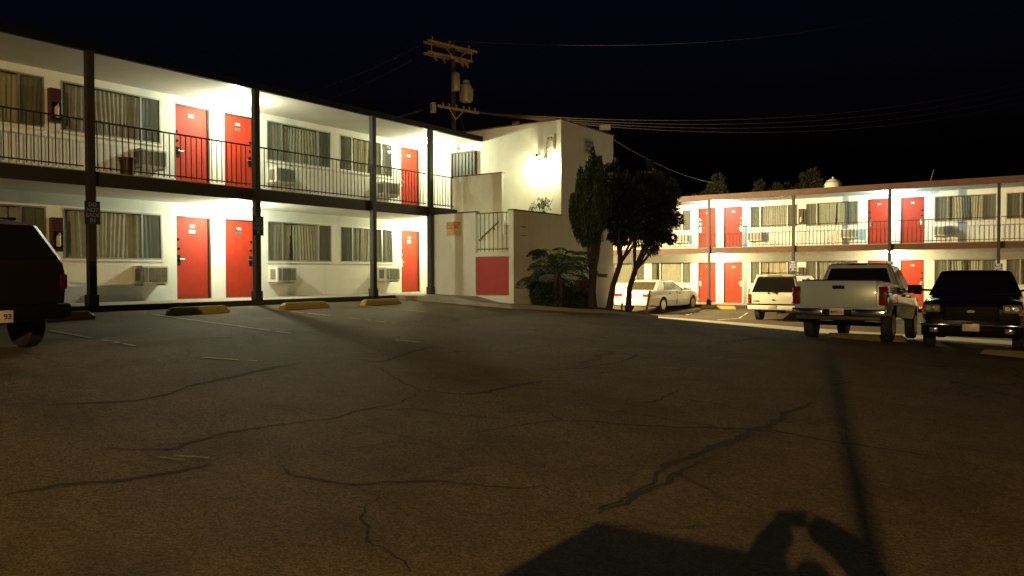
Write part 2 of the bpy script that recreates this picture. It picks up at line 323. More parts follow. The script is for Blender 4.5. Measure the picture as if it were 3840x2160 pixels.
# ------------------------------------------------------------------ facade pieces (local frame: x right, y inward, z up)
def wall_sheet(name, x0, x1, z0, z1, holes, y=0, depth=.13, m='stucco', parent=None):
    """a wall face with openings and the reveals of the openings"""
    xs = sorted({x0, x1, *[h[0] for h in holes], *[h[1] for h in holes]}); zs = sorted({z0, z1, *[h[2] for h in holes], *[h[3] for h in holes]})
    mb = MB()
    for i in range(len(xs) - 1):
        for j in range(len(zs) - 1):
            cx, cz = (xs[i] + xs[i + 1]) / 2, (zs[j] + zs[j + 1]) / 2
            if any(h[0] < cx < h[1] and h[2] < cz < h[3] for h in holes): continue
            mb.quad((xs[i], y, zs[j]), (xs[i + 1], y, zs[j]), (xs[i + 1], y, zs[j + 1]), (xs[i], y, zs[j + 1]))
    for a, b, c, d in holes:
        e = y + depth
        mb.quad((a, y, c), (a, y, d), (a, e, d), (a, e, c)); mb.quad((b, y, d), (b, y, c), (b, e, c), (b, e, d))
        mb.quad((a, y, d), (b, y, d), (b, e, d), (a, e, d)); mb.quad((b, y, c), (a, y, c), (a, e, c), (b, e, c))
    mb.quad((x0, y + .4, z0), (x1, y + .4, z0), (x1, y + .4, z1), (x0, y + .4, z1))
    return build(mb, name, M[m], parent, fix=False)
def curtain_mesh(x0, x1, z0, z1, y, seed):
    rr = random.Random(seed); n = 150; mb = MB(); ph = rr.random() * 9; f1 = rr.uniform(9, 22); am = rr.uniform(.35, .9); gap = rr.random() < .35; gx = x0 + (x1 - x0) * rr.uniform(.35, .6); top = [(x0 + (x1 - x0) * i / n) for i in range(n + 1)]
    k1, k2, k3 = rr.uniform(2, 4), rr.uniform(.6, 1.6), rr.random() * 6
    zz = [z0, z0 + (z1 - z0) * .35, z0 + (z1 - z0) * .7, z1]
    for j, z in enumerate(zz):
        for x in top:
            a = .022 + .018 * math.sin(x * k2 + k3); sw = .018 * (3 - j) * math.sin(x * k1 + ph)
            xx = min(max(x + sw, x0), x1)
            mb.v.append((xx, y + a * am * math.sin((x + .04 * math.sin(x * 5.3 + ph)) * f1 * 1.6 + ph) + .01 * math.sin(x * 61 + ph), z))
    for j in range(3):
        for i in range(n):
            if gap and abs(top[i] - gx) < .014 * (4 - j): continue
            mb.f.append((j * (n + 1) + i, j * (n + 1) + i + 1, (j + 1) * (n + 1) + i + 1, (j + 1) * (n + 1) + i)); mb.m.append(0)
    return mb
def window(parent, x0, x1, z0, z1, seed=0, m1=.50, m2=.50, screens=(1, 1)):
    f = MB(); t = .035; y0, y1 = -.008, .05
    f.box(x0, x1, y0, y1, z0, z0 + t); f.box(x0, x1, y0, y1, z1 - t, z1); f.box(x0, x0 + t, y0 + .001, y1, z0 + t, z1 - t); f.box(x1 - t, x1, y0 + .001, y1, z0 + t, z1 - t)
    a, b = x0 + m1, x1 - m2
    f.box(a - .02, a + .02, y0 - .004, y1 - .004, z0 + t, z1 - t); f.box(b - .02, b + .02, y0 - .004, y1 - .004, z0 + t, z1 - t)
    w = build(f, 'window', M['alu'], parent)
    build(MB().box(x0 - .04, x1 + .04, -.03, .012, z0 - .045, z0 - .003), 'sill', M['stucco'], w)
    for q0, q1 in ((x0 + t, a - .02), (a + .02, b - .02), (b + .02, x1 - t)):
        build(MB().quad((q0, .022, z0 + t), (q1, .022, z0 + t), (q1, .022, z1 - t), (q0, .022, z1 - t)), 'pane', M['pane'], w, fix=False)
    for q0, q1, s in ((x0 + t, a - .02, screens[0]), (b + .02, x1 - t, screens[1])):
        if s: build(MB().quad((q0, .008, z0 + t), (q1, .008, z0 + t), (q1, .008, z1 - t), (q0, .008, z1 - t)), 'insect_screen', M['screen'], w, fix=False)
    build(curtain_mesh(x0 + .01, x1 - .01, z0 + .01, z1 - .05, .105, seed), 'curtain', M[('curtain', 'curtain_b', 'curtain_c')[seed % 3]], w, smooth=60, fix=False)
    return w
def door(parent, x0, x1, z0, z1, num, hinge_right=True, plate=True, y=.09, lock='black'):
    """door leaf set back in its opening; the handle sits on the side away from the hinge"""
    d = build(MB().bbox(x0 + .03, x1 - .03, y, y + .045, z0 + .015, z1 - .03, .004), 'door', M['red'], parent)
    j = MB(); j.box(x0, x0 + .03, y - .05, y + .06, z0, z1); j.box(x1 - .03, x1, y - .05, y + .06, z0, z1); j.box(x0 + .03, x1 - .03, y - .05, y + .06, z1 - .03, z1); build(j, 'door_frame', M['jamb'], d)
    build(MB().box(x0 + .0, x1 - .0, y - .09, y + .06, z0 - .01, z0 + .012), 'threshold', M['alu'], d)
    hx = x0 + .10 if hinge_right else x1 - .10; s = 1 if hinge_right else -1; zc = z0 + .98
    lk = MB().bbox(hx - .045, hx + .045, y - .02, y, zc - .14, zc + .12, .008); build(lk, 'lock_case', M['black' if lock == 'black' else 'steel'], d)
    hm = MB().tube([(hx, y - .02, zc + .02), (hx, y - .06, zc + .02)], .013, 8); hm.tube([(hx, y - .055, zc + .02), (hx + s * .13, y - .055, zc + .02)], .011, 8); build(hm, 'handle', M['chrome'], d, smooth=40)
    build(MB().disc((hx, y, zc + .27), (0, -1, 0), .03, .018, 14), 'deadbolt', M['chrome'], d, smooth=40)
    build(MB().disc((hx - s * .015, y, zc + .50), (0, -1, 0), .034, .015, 14), 'deadbolt', M['chrome'], d, smooth=40)
    xc = (x0 + x1) / 2; zn = z1 - .245
    build(MB().box(xc - .085, xc + .085, y - .008, y - .001, zn - .05, zn + .05), 'number_plate', M['plate'], d)
    text('door_number', num, .10, M['white'], d, (xc, y - .010, zn), ext=.002, bold=.002)
    if plate:
        build(MB().box(xc - .085, xc + .085, y - .008, y - .001, zn - .17, zn - .09), 'notice_plate', M['white' if plate is True else 'steel'], d)
    return d
def facade(rot, loc, name, label, x0, x1, zf, zs1, zdk, zs2, ztop, dpost, posts, windows, doors, railbays, railz, railstep, end_x, fpro=0, roofback=7.0, fm='fascia', fm2='trim', pw=.055):
    """two-storey motel block seen from its walkway side"""
    B = empty(name, loc, rot, label, 'motel building')
    holes = [(a, b, c, d) for a, b, c, d, *_ in windows] + [(a, b, c, d) for a, b, c, d, *_ in doors]
    lo = [h for h in holes if h[3] < zs1 + .1]; hi = [h for h in holes if h[3] > zs1 + .1]
    wall_sheet('wall', x0, x1, zf - .6, zs1 + .03, lo, parent=B); wall_sheet('wall', x0, x1, zdk - .03, zs2 + .03, hi, parent=B)
    # side and back walls, roof slab
    sb = MB(); sb.box(x0 - .2, x0, .0, roofback, zf - .8, zs2); sb.box(x1, x1 + .2, .0, roofback, zf - .8, zs2); sb.box(x0 - .2, x1 + .2, roofback, roofback + .2, zf - .8, zs2); build(sb, 'wall', M['stucco'], B)
    dz1 = zs1 + .015
    build(MB().box(x0 - .2, end_x, -dpost - .02, -.002, dz1 + .02, zdk), 'upper_walkway', M['conc'], B)
    build(MB().box(x0 - .2, end_x, -dpost - .02, -.002, dz1, dz1 + .017), 'walkway_soffit', M['soffit'], B)
    build(MB().box(x0 - .2, end_x, -dpost - .09, -dpost - .022, zs1, zdk - .03), 'walkway_fascia', M[fm2], B)
    build(MB().box(x0 - .2, end_x, -dpost - .02, -.002, zs2 + .005, zs2 + .02), 'roof_soffit', M['soffit'], B)
    r = MB().box(x0 - .4, end_x, -dpost - .02, roofback + .3, zs2 + .022, ztop - .04); build(r, 'roof', M['roof'], B)
    build(MB().box(x0 - .4, end_x + .02, -dpost - .12, -dpost - .022, zs2 - .02, ztop), 'roof_fascia', M['black' if fm == 'trim' else fm], B)
    for k, px in enumerate(posts):
        g0 = zf - .004 
        p = build(MB().box(px - pw, px + pw, -dpost - .075 - .11, -dpost + .015 - .07, g0, zs2 - .022), 'post', M['trim'], B)
        build(MB().box(px - .095, px + .095, -dpost - .205, -dpost - .02 , g0, g0 + .22), 'post_base', M['trim'], p)
    for k, (a, b) in enumerate(railbays):
        yb = -dpost - .0; rl = MB(); rl.box(a, b, yb - .02, yb + .02, railz[1] - .03, railz[1]); rl.box(a, b, yb - .014, yb + .014, railz[0], railz[0] + .025)
        rr = build(rl, 'railing', M['trim'], B); n = int(round((b - a) / railstep)); b0 = None
        for i in range(1, n):
            xx = a + (b - a) * i / n
            if b0 is None:
                b0 = build(MB().box(-.008, .008, -.008, .008, railz[0] - .035, railz[1] - .03), 'baluster', M['trim'], rr); o = b0
            else: o = share(b0, 'baluster', rr)
            o.location = (xx, yb, 0)
    for i, (a, b, c, d, *k) in enumerate(windows): window(B, a, b, c, d, seed=i * 7 + len(name), **(k[0] if k else {}))
    for a, b, c, d, num, hr, pl, lk in doors: door(B, a, b, c, d, num, hr, pl, lock=lk)
    return B

# left motel block: its facade runs along +Y at x = -17.6
ww = [(5.71, 7.99), (8.33, 10.62), (13.70, 16.0), (16.34, 18.62), (.2, 2.5)]
wins = [(a, b, .37, 1.47) for a, b in ww] + [(a, b, 3.14, 4.22) for a, b in ww]
wins = [w + ({'screens': (0, 1) if i % 5 in (0, 1) else (1, 1)},) for i, w in enumerate(wins)]
drs = [(11.0, 11.95, -.6, 1.46, '107', True, True, 'black'), (12.37, 13.3, -.6, 1.46, '106', False, 'm', 'black'), (19.03, 19.96, -.6, 1.46, '105', True, True, 'steel'), (4.37, 5.3, -.6, 1.46, '108', False, True, 'black'),
       (11.0, 11.95, 2.06, 4.21, '207', True, False, 'black'), (12.37, 13.3, 2.06, 4.21, '206', False, 'm', 'black'), (19.03, 19.96, 2.06, 4.21, '205', True, False, 'steel'), (4.37, 5.3, 2.06, 4.21, '208', False, True, 'black')]
LB = facade(R(90), (-17.6, 0, 0), 'motel_building', 'two storey white motel block on the left with red doors and a railed upper walkway', -6, 20.55, -.6, 1.75, 2.05, 4.38, 4.52, 2.1,
            [-3.9, -.05, 3.95, 7.81, 11.66, 15.5, 17.92], wins, drs, [(-6, 3.87), (4.03, 7.74), (7.88, 11.59), (11.73, 15.43), (15.57, 17.85), (17.99, 19.16)], (2.12, 3.05), .127, 20.55, fm='trim', pw=.07)
# right motel block: facade along X at y = 38.1
wr = [(-19.95, -17.75), (-17.37, -15.15), (-12.13, -9.84), (-9.5, -7.19), (-4.12, -1.86), (-1.5, .78), (-24.9, -22.6)]
winr = [(a, b, -.53, .56) for a, b in wr] + [(a, b, 2.18, 3.28) for a, b in wr]
drr = []
for (a, b), n, hr in (((-14.79, -13.85), '15', True), ((-13.45, -12.51), '16', False), ((-6.79, -5.86), '17', True), ((-5.44, -4.51), '18', False), ((-22.2, -21.3), '13', True), ((1.2, 2.1), '19', True)):
    drr.append((a, b, -1.5, .55, '1' + n, hr, False, 'steel')); drr.append((a, b, 1.24, 3.31, '2' + n, hr, False, 'steel'))
RB = facade(0, (0, 38.1, 0), 'motel_building', 'two storey white motel block across the far court with red doors and a brown fascia', -27, 6, -1.5, .95, 1.23, 3.52, 3.76, 1.9,
            [-25.3, -21.4, -17.42, -13.46, -9.52, -5.57, -1.66, 2.3], winr, drr, [(a + .07, a + 3.88) for a in (-21.4, -17.42, -13.46, -9.52, -5.57, -1.66)], (1.30, 2.2), .155, 6.4, roofback=6.5, fm2='fascia')

# ------------------------------------------------------------------ pavements beside the buildings
pv = MB().box(-17.6, -15.44, -20, 18.0, -1.2, -.6).box(-17.6, -15.6, 18.0, 20.6, -1.2, -.6)
wk = build(pv, 'left_walkway', M['conc']); wk['kind'] = 'structure'
cb = MB().box(-15.44, -15.36, -20, 16.35, -1.2, -.597); build(cb, 'curb', M['curb'], wk)
pv = MB().box(-27, 6, 35.98, 38.1, -2.2, -1.505); wk2 = build(pv, 'far_walkway', M['conc']); wk2['kind'] = 'structure'
build(MB().box(-27, 6, 35.90, 35.98, -2.2, -1.50), 'curb', M['curb'], wk2)
# sloping apron round the stair building: outline follows the curb line
edge = [(-15.40, 16.35), (-14.6, 16.7), (-13.7, 16.85), (-12.9, 17.0), (-11.95, 17.25), (-11.2, 18.2), (-10.75, 19.1), (-10.45, 20.2), (-10.35, 21.5), (-10.3, 23.1)]
inner = [(-15.44, 18.0), (-14.6, 18.0), (-13.7, 18.0), (-12.9, 18.0), (-12.4, 18.0), (-12.4, 18.6), (-12.4, 19.3), (-12.4, 20.2), (-12.4, 21.5), (-12.4, 23.1)]
ap = MB(); n = len(edge)
def apz(p, k): return gz(*p) + .10 if k > 2 else max(gz(*p) + .10, -.6 - .02 * k)
def lerp2(a, b, t): return (a[0] + (b[0] - a[0]) * t, a[1] + (b[1] - a[1]) * t)
sub = 4
for k in range(n):
    a, b = edge[k], inner[k]; za, zb = apz(a, k), max(apz(b, k), -.6 if k < 1 else -9)
    ap.v.append((a[0], a[1], gz(*a) - .2)); ap.v += [(a[0], a[1], za)] + [(*lerp2(a, b, t / sub), za + (zb - za) * t / sub) for t in range(1, sub + 1)]
row = sub + 2
for k in range(n - 1):
    for j in range(row - 1): ap.f.append((k * row + j, (k + 1) * row + j, (k + 1) * row + j + 1, k * row + j + 1)); ap.m.append(0)
apron = build(ap, 'stair_apron', M['conc'], smooth=30); apron['kind'] = 'structure'
so = MB(); rr = random.Random(5)
xs, ys = ar(-12.35, -10.55, .12), ar(19.0, 23.1, .12)
so.v = [(min(x, -10.62), y, gz(x, y) + .115 + rr.uniform(0, .03)) for y in ys for x in xs]
for j in range(len(ys) - 1):
    for i in range(len(xs) - 1): so.f.append((j * len(xs) + i, j * len(xs) + i + 1, (j + 1) * len(xs) + i + 1, (j + 1) * len(xs) + i)); so.m.append(0)
so = build(so, 'planter_soil', M['soil'], smooth=60, fix=False); so['kind'] = 'structure'

# ------------------------------------------------------------------ stair building between the two blocks
ST = empty('stair_building', (-14, 20, -.9), 0, 'white flat roofed stair building at the end of the left block', 'stair building')
def SP(mb, name, m, smooth=None, parent=None, shift=True):
    if shift: mb.v = [(x + 14, y - 20, z + .9) for x, y, z in mb.v]
    return build(mb, name, M[m], parent or ST, smooth)
SP(MB().box(-17.598, -12.4, 20.6, 24.08, -2.2, 4.74), 'wall', 'stucco')
SP(MB().box(-17.63, -12.37, 20.57, 24.11, 4.742, 4.775), 'roof_cap', 'cap')
fw = MB().box(-15.6, -13.74, 18.0, 18.16, -1.6, 1.79).box(-12.56, -12.4, 18.0, 18.16, -1.6, 1.79).box(-13.74, -12.56, 18.0, 18.16, -1.6, -.62).box(-13.74, -12.56, 18.0, 18.16, .50, .62)
fw.box(-13.74, -12.56, 18.1, 18.158, -.62, .5)
SP(fw, 'stair_wall', 'stucco')
SP(MB().box(-12.56, -12.4, 18.16, 20.598, -2.0, 1.79), 'stair_wall', 'stucco')
SP(MB().box(-13.71, -12.59, 18.045, 18.10, -.60, .48), 'red_panel', 'redd')
c = MB().box(-15.63, -13.72, 17.97, 18.19, 1.792, 1.825).box(-12.59, -12.37, 17.97, 20.597, 1.792, 1.825); SP(c, 'wall_cap', 'trim')
SP(MB().box(-15.6, -13.68, 19.24, 19.36, -.6, 3.06), 'guard_wall', 'stucco')
SP(MB().box(-15.63, -13.65, 19.215, 19.385, 3.062, 3.09), 'wall_cap', 'cap')
SP(MB().box(-13.68, -12.56, 19.24, 19.36, -.6, 1.2), 'inner_wall', 'stucco')
SP(MB().box(-13.76, -12.57, 18.161, 19.235, .40, .60), 'landing', 'conc')
s0 = None
for k in range(9):
    SP(MB().box(-15.55 + k * .2, -15.35 + k * .2, 18.17, 19.23, -.6 , -.6 + .13 * (k + 1)), 'step', 'conc')
for k in range(9):
    SP(MB().box(-12.9 - k * .28 - .28, -12.9 - k * .28, 19.37, 20.59, .5, .62 + .16 * (k + 1)), 'step', 'conc')
rl = MB().box(-13.73, -12.57, 18.06, 18.10, 1.74, 1.77).box(-13.73, -12.57, 18.065, 18.095, .70, .73)
rl = SP(rl, 'railing', 'trim')
for k in range(7):
    SP(MB().box(-13.62 + k * .155 - .008, -13.62 + k * .155 + .008, 18.072, 18.088, .64, 1.74), 'baluster', 'trim', parent=rl)
hr_ = MB().tube([(-14.5, 19.16, 1.03), (-13.75, 19.16, 1.58)], .02, 8); hr_.tube([(-13.95, 19.16, 1.43), (-13.95, 19.24, 1.35)], .012, 6); SP(hr_, 'handrail', 'trim', 40)
# barred gate beside the upper walkway
M['gate'] = mat('grey_gate_mesh', (.045, .045, .042), .6)
gt = SP(MB().box(-16.60, -15.71, 20.50, 20.56, 2.06, 4.05), 'gate', 'gate')
gg = MB().box(-16.66, -16.60, 20.46, 20.598, 2.06, 4.08).box(-15.71, -15.65, 20.46, 20.598, 2.06, 4.08).box(-16.60, -15.71, 20.46, 20.598, 4.05, 4.10); SP(gg, 'gate_frame', 'trim', parent=gt)
for k in range(6): SP(MB().box(-16.50 + k * .14, -16.475 + k * .14, 20.47, 20.495, 2.1, 4.05), 'gate_bar', 'trim', parent=gt)
# louvred vents and a drain pipe in the east wall
for (a, b, c, d) in ((22.07, 22.62, 3.89, 4.36), (21.9, 22.34, -.40, .14)):
    v = SP(MB().box(-12.40, -12.37, a, b, c, d), 'wall_vent', 'galv')
    nl = 6
    for k in range(nl):
        z = c + .03 + (d - c - .06) * k / nl
        mb = MB(); mb.slab((-12.365, a + .03, z), (-12.365, b - .03, z), (-12.385, b - .03, z + .045), (-12.385, a + .03, z + .045)); SP(mb, 'louvre', 'trim' if k % 2 else 'galv', parent=v)
SP(MB().tube([(-12.42, 23.0, -.05), (-12.05, 23.02, -.08)], .06, 12), 'drain_pipe', 'galv', 40)
SP(MB().box(-12.40, -12.385, 18.40, 18.62, 1.33, 1.36).box(-12.40, -12.385, 18.40, 18.62, 1.08, 1.10), 'wall_mark', 'trim')  # two thin dark bars on the east wall

# ------------------------------------------------------------------ fixtures
def lamp(x, y, z, label, col, power, fcol=None, dia=.13, group='ceiling lamps over the walkways', down=.17):
    L_ = empty('ceiling_lamp', (x, y, z), 0, label, 'ceiling lamp', group)
    build(MB().tube([(0, 0, 0), (0, 0, -.03)], dia + .02, 20), 'lamp_base', M['alu'], L_, smooth=40)
    key = 'bulb%s' % str(col)
    if key not in M: M[key] = mat('lit_diffuser', (.8, .8, .8), .5, emit=fcol or col, es=30)
    build(MB().tube([(0, 0, -.03), (0, 0, -.06), (0, 0, -.09), (0, 0, -.11)], [dia, dia, dia * .85, dia * .45], 20), 'diffuser', M[key], L_, smooth=60)
    ld = bpy.data.lights.new('lamp_light', 'POINT'); ld.energy = power; ld.color = col; ld.shadow_soft_size = .06
    lo = bpy.data.objects.new('lamp_light', ld); C.objects.link(lo); lo.parent = L_; lo.location = (0, 0, -down - .05)
    return L_
WARM = (.93, 1.0, .70)
lamp(-16.75, 12.16, 4.385, 'lit lamp under the roof between doors 207 and 206', WARM, 255)
lamp(-16.75, 12.16, 1.765, 'lit lamp under the walkway between doors 107 and 106', WARM, 245)
lamp(-16.75, 19.45, 4.385, 'lit lamp under the roof by door 205 and the barred gate', (.94, 1, .62), 230)
lamp(-16.75, 19.55, 1.765, 'lit lamp under the walkway end above door 105', (.98, 1, .58), 230)
COOL = (.62, 1.0, .98)
lamp(-13.55, 37.0, 3.52, 'lit cool white lamp under the far roof nearest the topiary trees', COOL, 190, dia=.2)
lamp(-5.65, 36.9, 3.52, 'glaring cool white lamp under the far roof above the pale pickup', COOL, 190, dia=.2)
lamp(-13.55, 37.0, .95, 'lit warm lamp under the far walkway right of the white sedan', (1, .88, .45), 190)
lamp(-5.65, 36.9, .95, 'lit warm lamp under the far walkway behind the pickup cab', (1, .88, .45), 190)
lamp(-21.75, 37.0, .95, 'lit warm lamp under the far walkway behind the stair building', (1, .88, .45), 190)
# twin floodlight on the stair building
tf = empty('twin_floodlight', (-12.94, 20.6, 3.62), 0, 'twin headed floodlight glowing on the stair building wall below the meter box', 'floodlight')
build(MB().bbox(-.07, .07, -.06, -.001, -.07, .07, .01), 'mounting_plate', M['alu'], tf)
M['bulb'] = mat('lit_bulb', (.9, .9, .8), .4, emit=(1, .93, .55), es=25)
for s in (-1, 1):
    h = build(MB().tube([(s * .03, -.06, -.02), (s * .12, -.16, -.06), (s * .19, -.24, -.13)], [.02, .035, .06], 12), 'lamp_head', M['alu'], tf, smooth=40)
    build(MB().tube([(s * .19, -.24, -.13), (s * .215, -.265, -.165)], [.055, .05], 12), 'bulb', M['bulb'], h, smooth=40)
    ld = bpy.data.lights.new('flood_light', 'POINT'); ld.energy = 62; ld.color = (1, .92, .48); ld.shadow_soft_size = .05
    lo = bpy.data.objects.new('flood_light', ld); C.objects.link(lo); lo.parent = tf; lo.location = (s * .26, -.28, -.32)
# yellow wall lamp on the rear corner of the left block, lighting the far court
wl = empty('wall_lamp', (-19.6, 24.3, 3.5), 0, 'yellow wall lamp behind the stair building facing the far court', 'wall lamp')
build(MB().bbox(-.15, .15, 0, .16, -.1, .1, .02), 'housing', M['trim'], wl)
M['sodium'] = mat('lit_sodium_lens', (.9, .8, .5), .4, emit=(1, .62, .2), es=20)
build(MB().box(-.12, .12, .161, .175, -.08, .08), 'lens', M['sodium'], wl)
ld = bpy.data.lights.new('wall_lamp_light', 'SPOT'); ld.spot_size = R(132); ld.spot_blend = .25; ld.energy = 23000; ld.color = (1, .75, .34); ld.shadow_soft_size = .1
lo = bpy.data.objects.new('wall_lamp_light', ld); C.objects.link(lo); lo.parent = wl; lo.location = (.0, .45, 0)
lo.rotation_euler = Vector((8.5, 10.5, -1.6)).to_track_quat('-Z', 'Y').to_euler()
# sodium street lamp behind the photographer
sl = empty('street_lamp', (3.9, -14.4, -1.72), 0, 'sodium street lamp on a grey pole behind the photographer', 'street lamp')
build(MB().tube([(0, 0, 0), (0, 0, 5.6)], [.10, .06], 12), 'pole', M['galv'], sl, smooth=40)
build(MB().tube([(0, 0, 5.55), (-.15, .6, 5.75), (-.4, 1.5, 5.72)], .035, 8), 'arm', M['galv'], sl, smooth=40)
build(MB().bbox(-.62, -.32, 1.4, 2.1, 5.62, 5.78, .05), 'lamp_housing', M['galv'], sl)
build(MB().box(-.58, -.36, 1.5, 2.0, 5.60, 5.618), 'lens', M['sodium'], sl)
ld = bpy.data.lights.new('street_light', 'POINT'); ld.energy = 10200; ld.color = (1, .64, .22); ld.shadow_soft_size = .05
lo = bpy.data.objects.new('street_light', ld); C.objects.link(lo); lo.parent = sl; lo.location = (-.5, 1.9, 5.52)

def small_light(x, y, z, w, h): pass
el = empty('emergency_light', (-16.55, 20.6, 4.28), 0, 'white emergency light with two heads above the barred gate', 'emergency light')
build(MB().bbox(-.16, .16, -.08, -.001, -.09, .09, .012), 'case', M['white'], el)
for s in (-1, 1): build(MB().tube([(s * .1, -.08, -.05), (s * .1, -.15, -.07)], [.03, .05], 12), 'lamp_head', M['white'], el, smooth=40)
mbx = empty('meter_box', (-12.74, 20.6, 4.08), 0, 'pale wall box with two dark marks above the floodlight', 'wall box')
build(MB().bbox(-.14, .14, -.10, -.001, -.24, .24, .012), 'case', M['stucco'], mbx)
for q in (-.09, .02): build(MB().box(q, q + .07, -.106, -.101, .10, .14), 'mark', M['trim'], mbx)
build(MB().bbox(-.13, .13, -.118, -.101, -.2, .04, .005), 'cover', M['ac'], mbx)
ca = empty('security_camera', (-13.19, 20.6, 3.72), 0, 'small round security camera on the wall left of the floodlight', 'camera')
build(MB().tube([(0, -.001, 0), (0, -.06, 0)], .035, 10), 'bracket', M['alu'], ca, smooth=40); build(MB().tube([(0, -.06, 0), (.02, -.2, -.02)], .05, 12), 'housing', M['steel'], ca, smooth=40)
build(MB().disc((.02, -.201, -.02), (0, -1, 0), .035, .004, 12), 'lens', M['black'], ca)
# roof gear
fl = empty('roof_floodlight', (-15.3, 22.4, 4.775), 0, 'small square floodlight standing on the stair building roof', 'floodlight')
build(MB().tube([(0, 0, 0), (0, 0, .36)], .025, 8), 'stem', M['galv'], fl); build(MB().bbox(-.13, .13, -.08, .04, .34, .52, .015), 'housing', M['alu'], fl)
build(MB().box(-.10, .10, -.086, -.081, .37, .43), 'lens', M['white'], fl)
fl = empty('roof_loudspeaker', (-12.62, 23.6, 4.775), R(20), 'pale box on a bracket at the right edge of the stair building roof', 'roof box')
build(MB().tube([(0, 0, 0), (0, 0, .12)], .02, 8), 'stem', M['galv'], fl); build(MB().bbox(-.05, .33, -.07, .07, .10, .30, .03), 'housing', M['white'], fl)
rv = empty('roof_vent', (-8.75, 40.3, 3.72), 0, 'white domed vent on the far roof beside the tree tops', 'roof vent')
build(MB().tube([(0, 0, 0), (0, 0, .42)], .36, 20), 'drum', M['fascia'], rv, smooth=40)
build(MB().tube([(0, 0, .42), (0, 0, .62), (0, 0, .80), (0, 0, .88)], [.40, .40, .30, .12], 20), 'dome', M['white'], rv, smooth=50)
build(MB().tube([(0, 0, .88), (0, 0, .97)], .06, 10), 'finial', M['galv'], rv)
for px, s in ((-5.7, .0), (-2.6, .1)):
    pass
vp = empty('vent_pipe', (-4.6, 40.0, 3.72), 0, 'thin leaning pipe on the far roof right of the lamp', 'pipe'); build(MB().tube([(0, 0, 0), (.25, 0, .95)], .035, 8), 'pipe', M['fascia'], vp)

# air conditioners, cabinets, signs
ac_proto = empty('air_conditioner', (0, 0, 0)); 
build(MB().bbox(-.33, .33, -.40, .0, -.21, .21, .012), 'casing', M['ac'], ac_proto)
g = MB()
for k in range(3): g.box(-.15 + k * .155, -.15 + k * .155 + .135, -.408, -.401, -.165, .165)
g.box(-.29, -.19, -.408, -.401, -.165, .165)
gr = build(g, 'front_grille', M['acg'], ac_proto)
f = MB()
for k in range(11): f.box(-.15, .295, -.414, -.409, -.155 + k * .03, -.148 + k * .03)
build(f, 'grille_fins', M['galv'], gr)
for s in (-1, 1): build(MB().box(s * .334 - .003, s * .334 + .003, -.33, -.12, -.14, .14), 'side_vent', M['acg'], ac_proto)
for q in (-.30, .26): build(MB().box(q, q + .04, -.36, -.0, -.255, -.212), 'support_bracket', M['galv'], ac_proto)
acs = []
for x, lo_, up_ in ((10.2, 'lower air conditioner casting a long shadow left of the door marked 107', 'upper air conditioner behind the brown bin, left of the door marked 207'),
        (14.02, 'lower air conditioner with bright left side, third window of the left block', 'upper air conditioner with bright left side behind the middle railing'),
        (18.2, 'lower air conditioner just left of the end door marked 105', 'upper air conditioner just left of the end door marked 205'),
        (6.1, 'lower air conditioner hidden behind the dark SUV', 'upper air conditioner at the dim left end of the left block')):
    acs.append(((-17.6, x, .01), R(90), lo_)); acs.append(((-17.6, x, 2.72), R(90), up_))
for x, lo_, up_ in ((-15.55, 'lower air conditioner behind the nose of the white sedan', 'far upper air conditioner next to the topiary crown'),
        (-11.8, 'lower air conditioner hidden behind the white SUV', 'far upper air conditioner right of the door marked 216'),
        (-7.55, 'lower air conditioner hidden behind the pale pickup', 'far upper air conditioner left of the door marked 217'),
        (-3.78, 'lower air conditioner hidden behind the black truck', 'far upper air conditioner right of the door marked 218 above the black truck')):
    acs.append(((x, 38.1, -.93), 0, lo_)); acs.append(((x, 38.1, 1.78), 0, up_))
for i, (loc, rz, lab) in enumerate(acs):
    o = ac_proto if i == 0 else copy_tree(ac_proto)
    o.location = loc; o.rotation_euler = (0, 0, rz); tag(o, lab, 'air conditioner', 'air conditioners under the motel windows')
cp = empty('extinguisher_cabinet')
build(MB().bbox(-.115, .115, -.16, 0, -.36, .36, .01), 'case', M['maroon'], cp)
build(MB().box(-.085, .085, -.168, -.161, -.30, .06), 'door_pane', M['glass'], cp)
exm = MB().tube([(0, -.17, -.26), (0, -.17, -.06), (0, -.17, -.02)], [.045, .045, .02], 10); exm.tube([(0, -.17, -.02), (.03, -.17, .04), (.05, -.17, -.05)], .01, 6); build(exm, 'extinguisher_label', M['paper'], cp, smooth=40)
for i, (loc, rz, lab) in enumerate((((-17.6, 8.16, .88), R(90), 'maroon extinguisher cabinet between the ground floor windows of the left block'), ((-17.6, 8.16, 3.63), R(90), 'dark extinguisher cabinet between the upper windows of the left block'),
        ((-9.67, 38.1, -.09), 0, 'extinguisher cabinet between far ground floor windows right of the blue sign'), ((-9.67, 38.1, 2.66), 0, 'extinguisher cabinet between the far upper windows behind the walkway railing'))):
    o = cp if i == 0 else copy_tree(cp)
    o.location = loc; o.rotation_euler = (0, 0, rz); tag(o, lab, 'fire extinguisher cabinet', 'extinguisher cabinets on the motel walls')
sg = empty('parking_sign')
build(MB().bbox(-.15, .15, -.012, 0, -.225, .225, .004), 'sign_panel', M['signblue'], sg)
b = MB().box(-.14, .14, -.0155, -.0125, .205, .213).box(-.14, .14, -.0155, -.0125, -.213, -.205).box(-.14, -.132, -.0155, -.0125, -.205, .205).box(.132, .14, -.0155, -.0125, -.205, .205); build(b, 'sign_border', M['white'], sg)
text('sign_text', 'DO\nNOT\nBACK\nIN', .108, M['white'], sg, (0, -.014, .0), sx=.95, bold=.0025)
M['faded'] = mat('shade_dimmed_print', (.16, .19, .26), .6); M['shadeblue'] = mat('shade_dimmed_blue', (.012, .022, .07), .5)  # darker print and blue for the left signs: their shade put into the colour
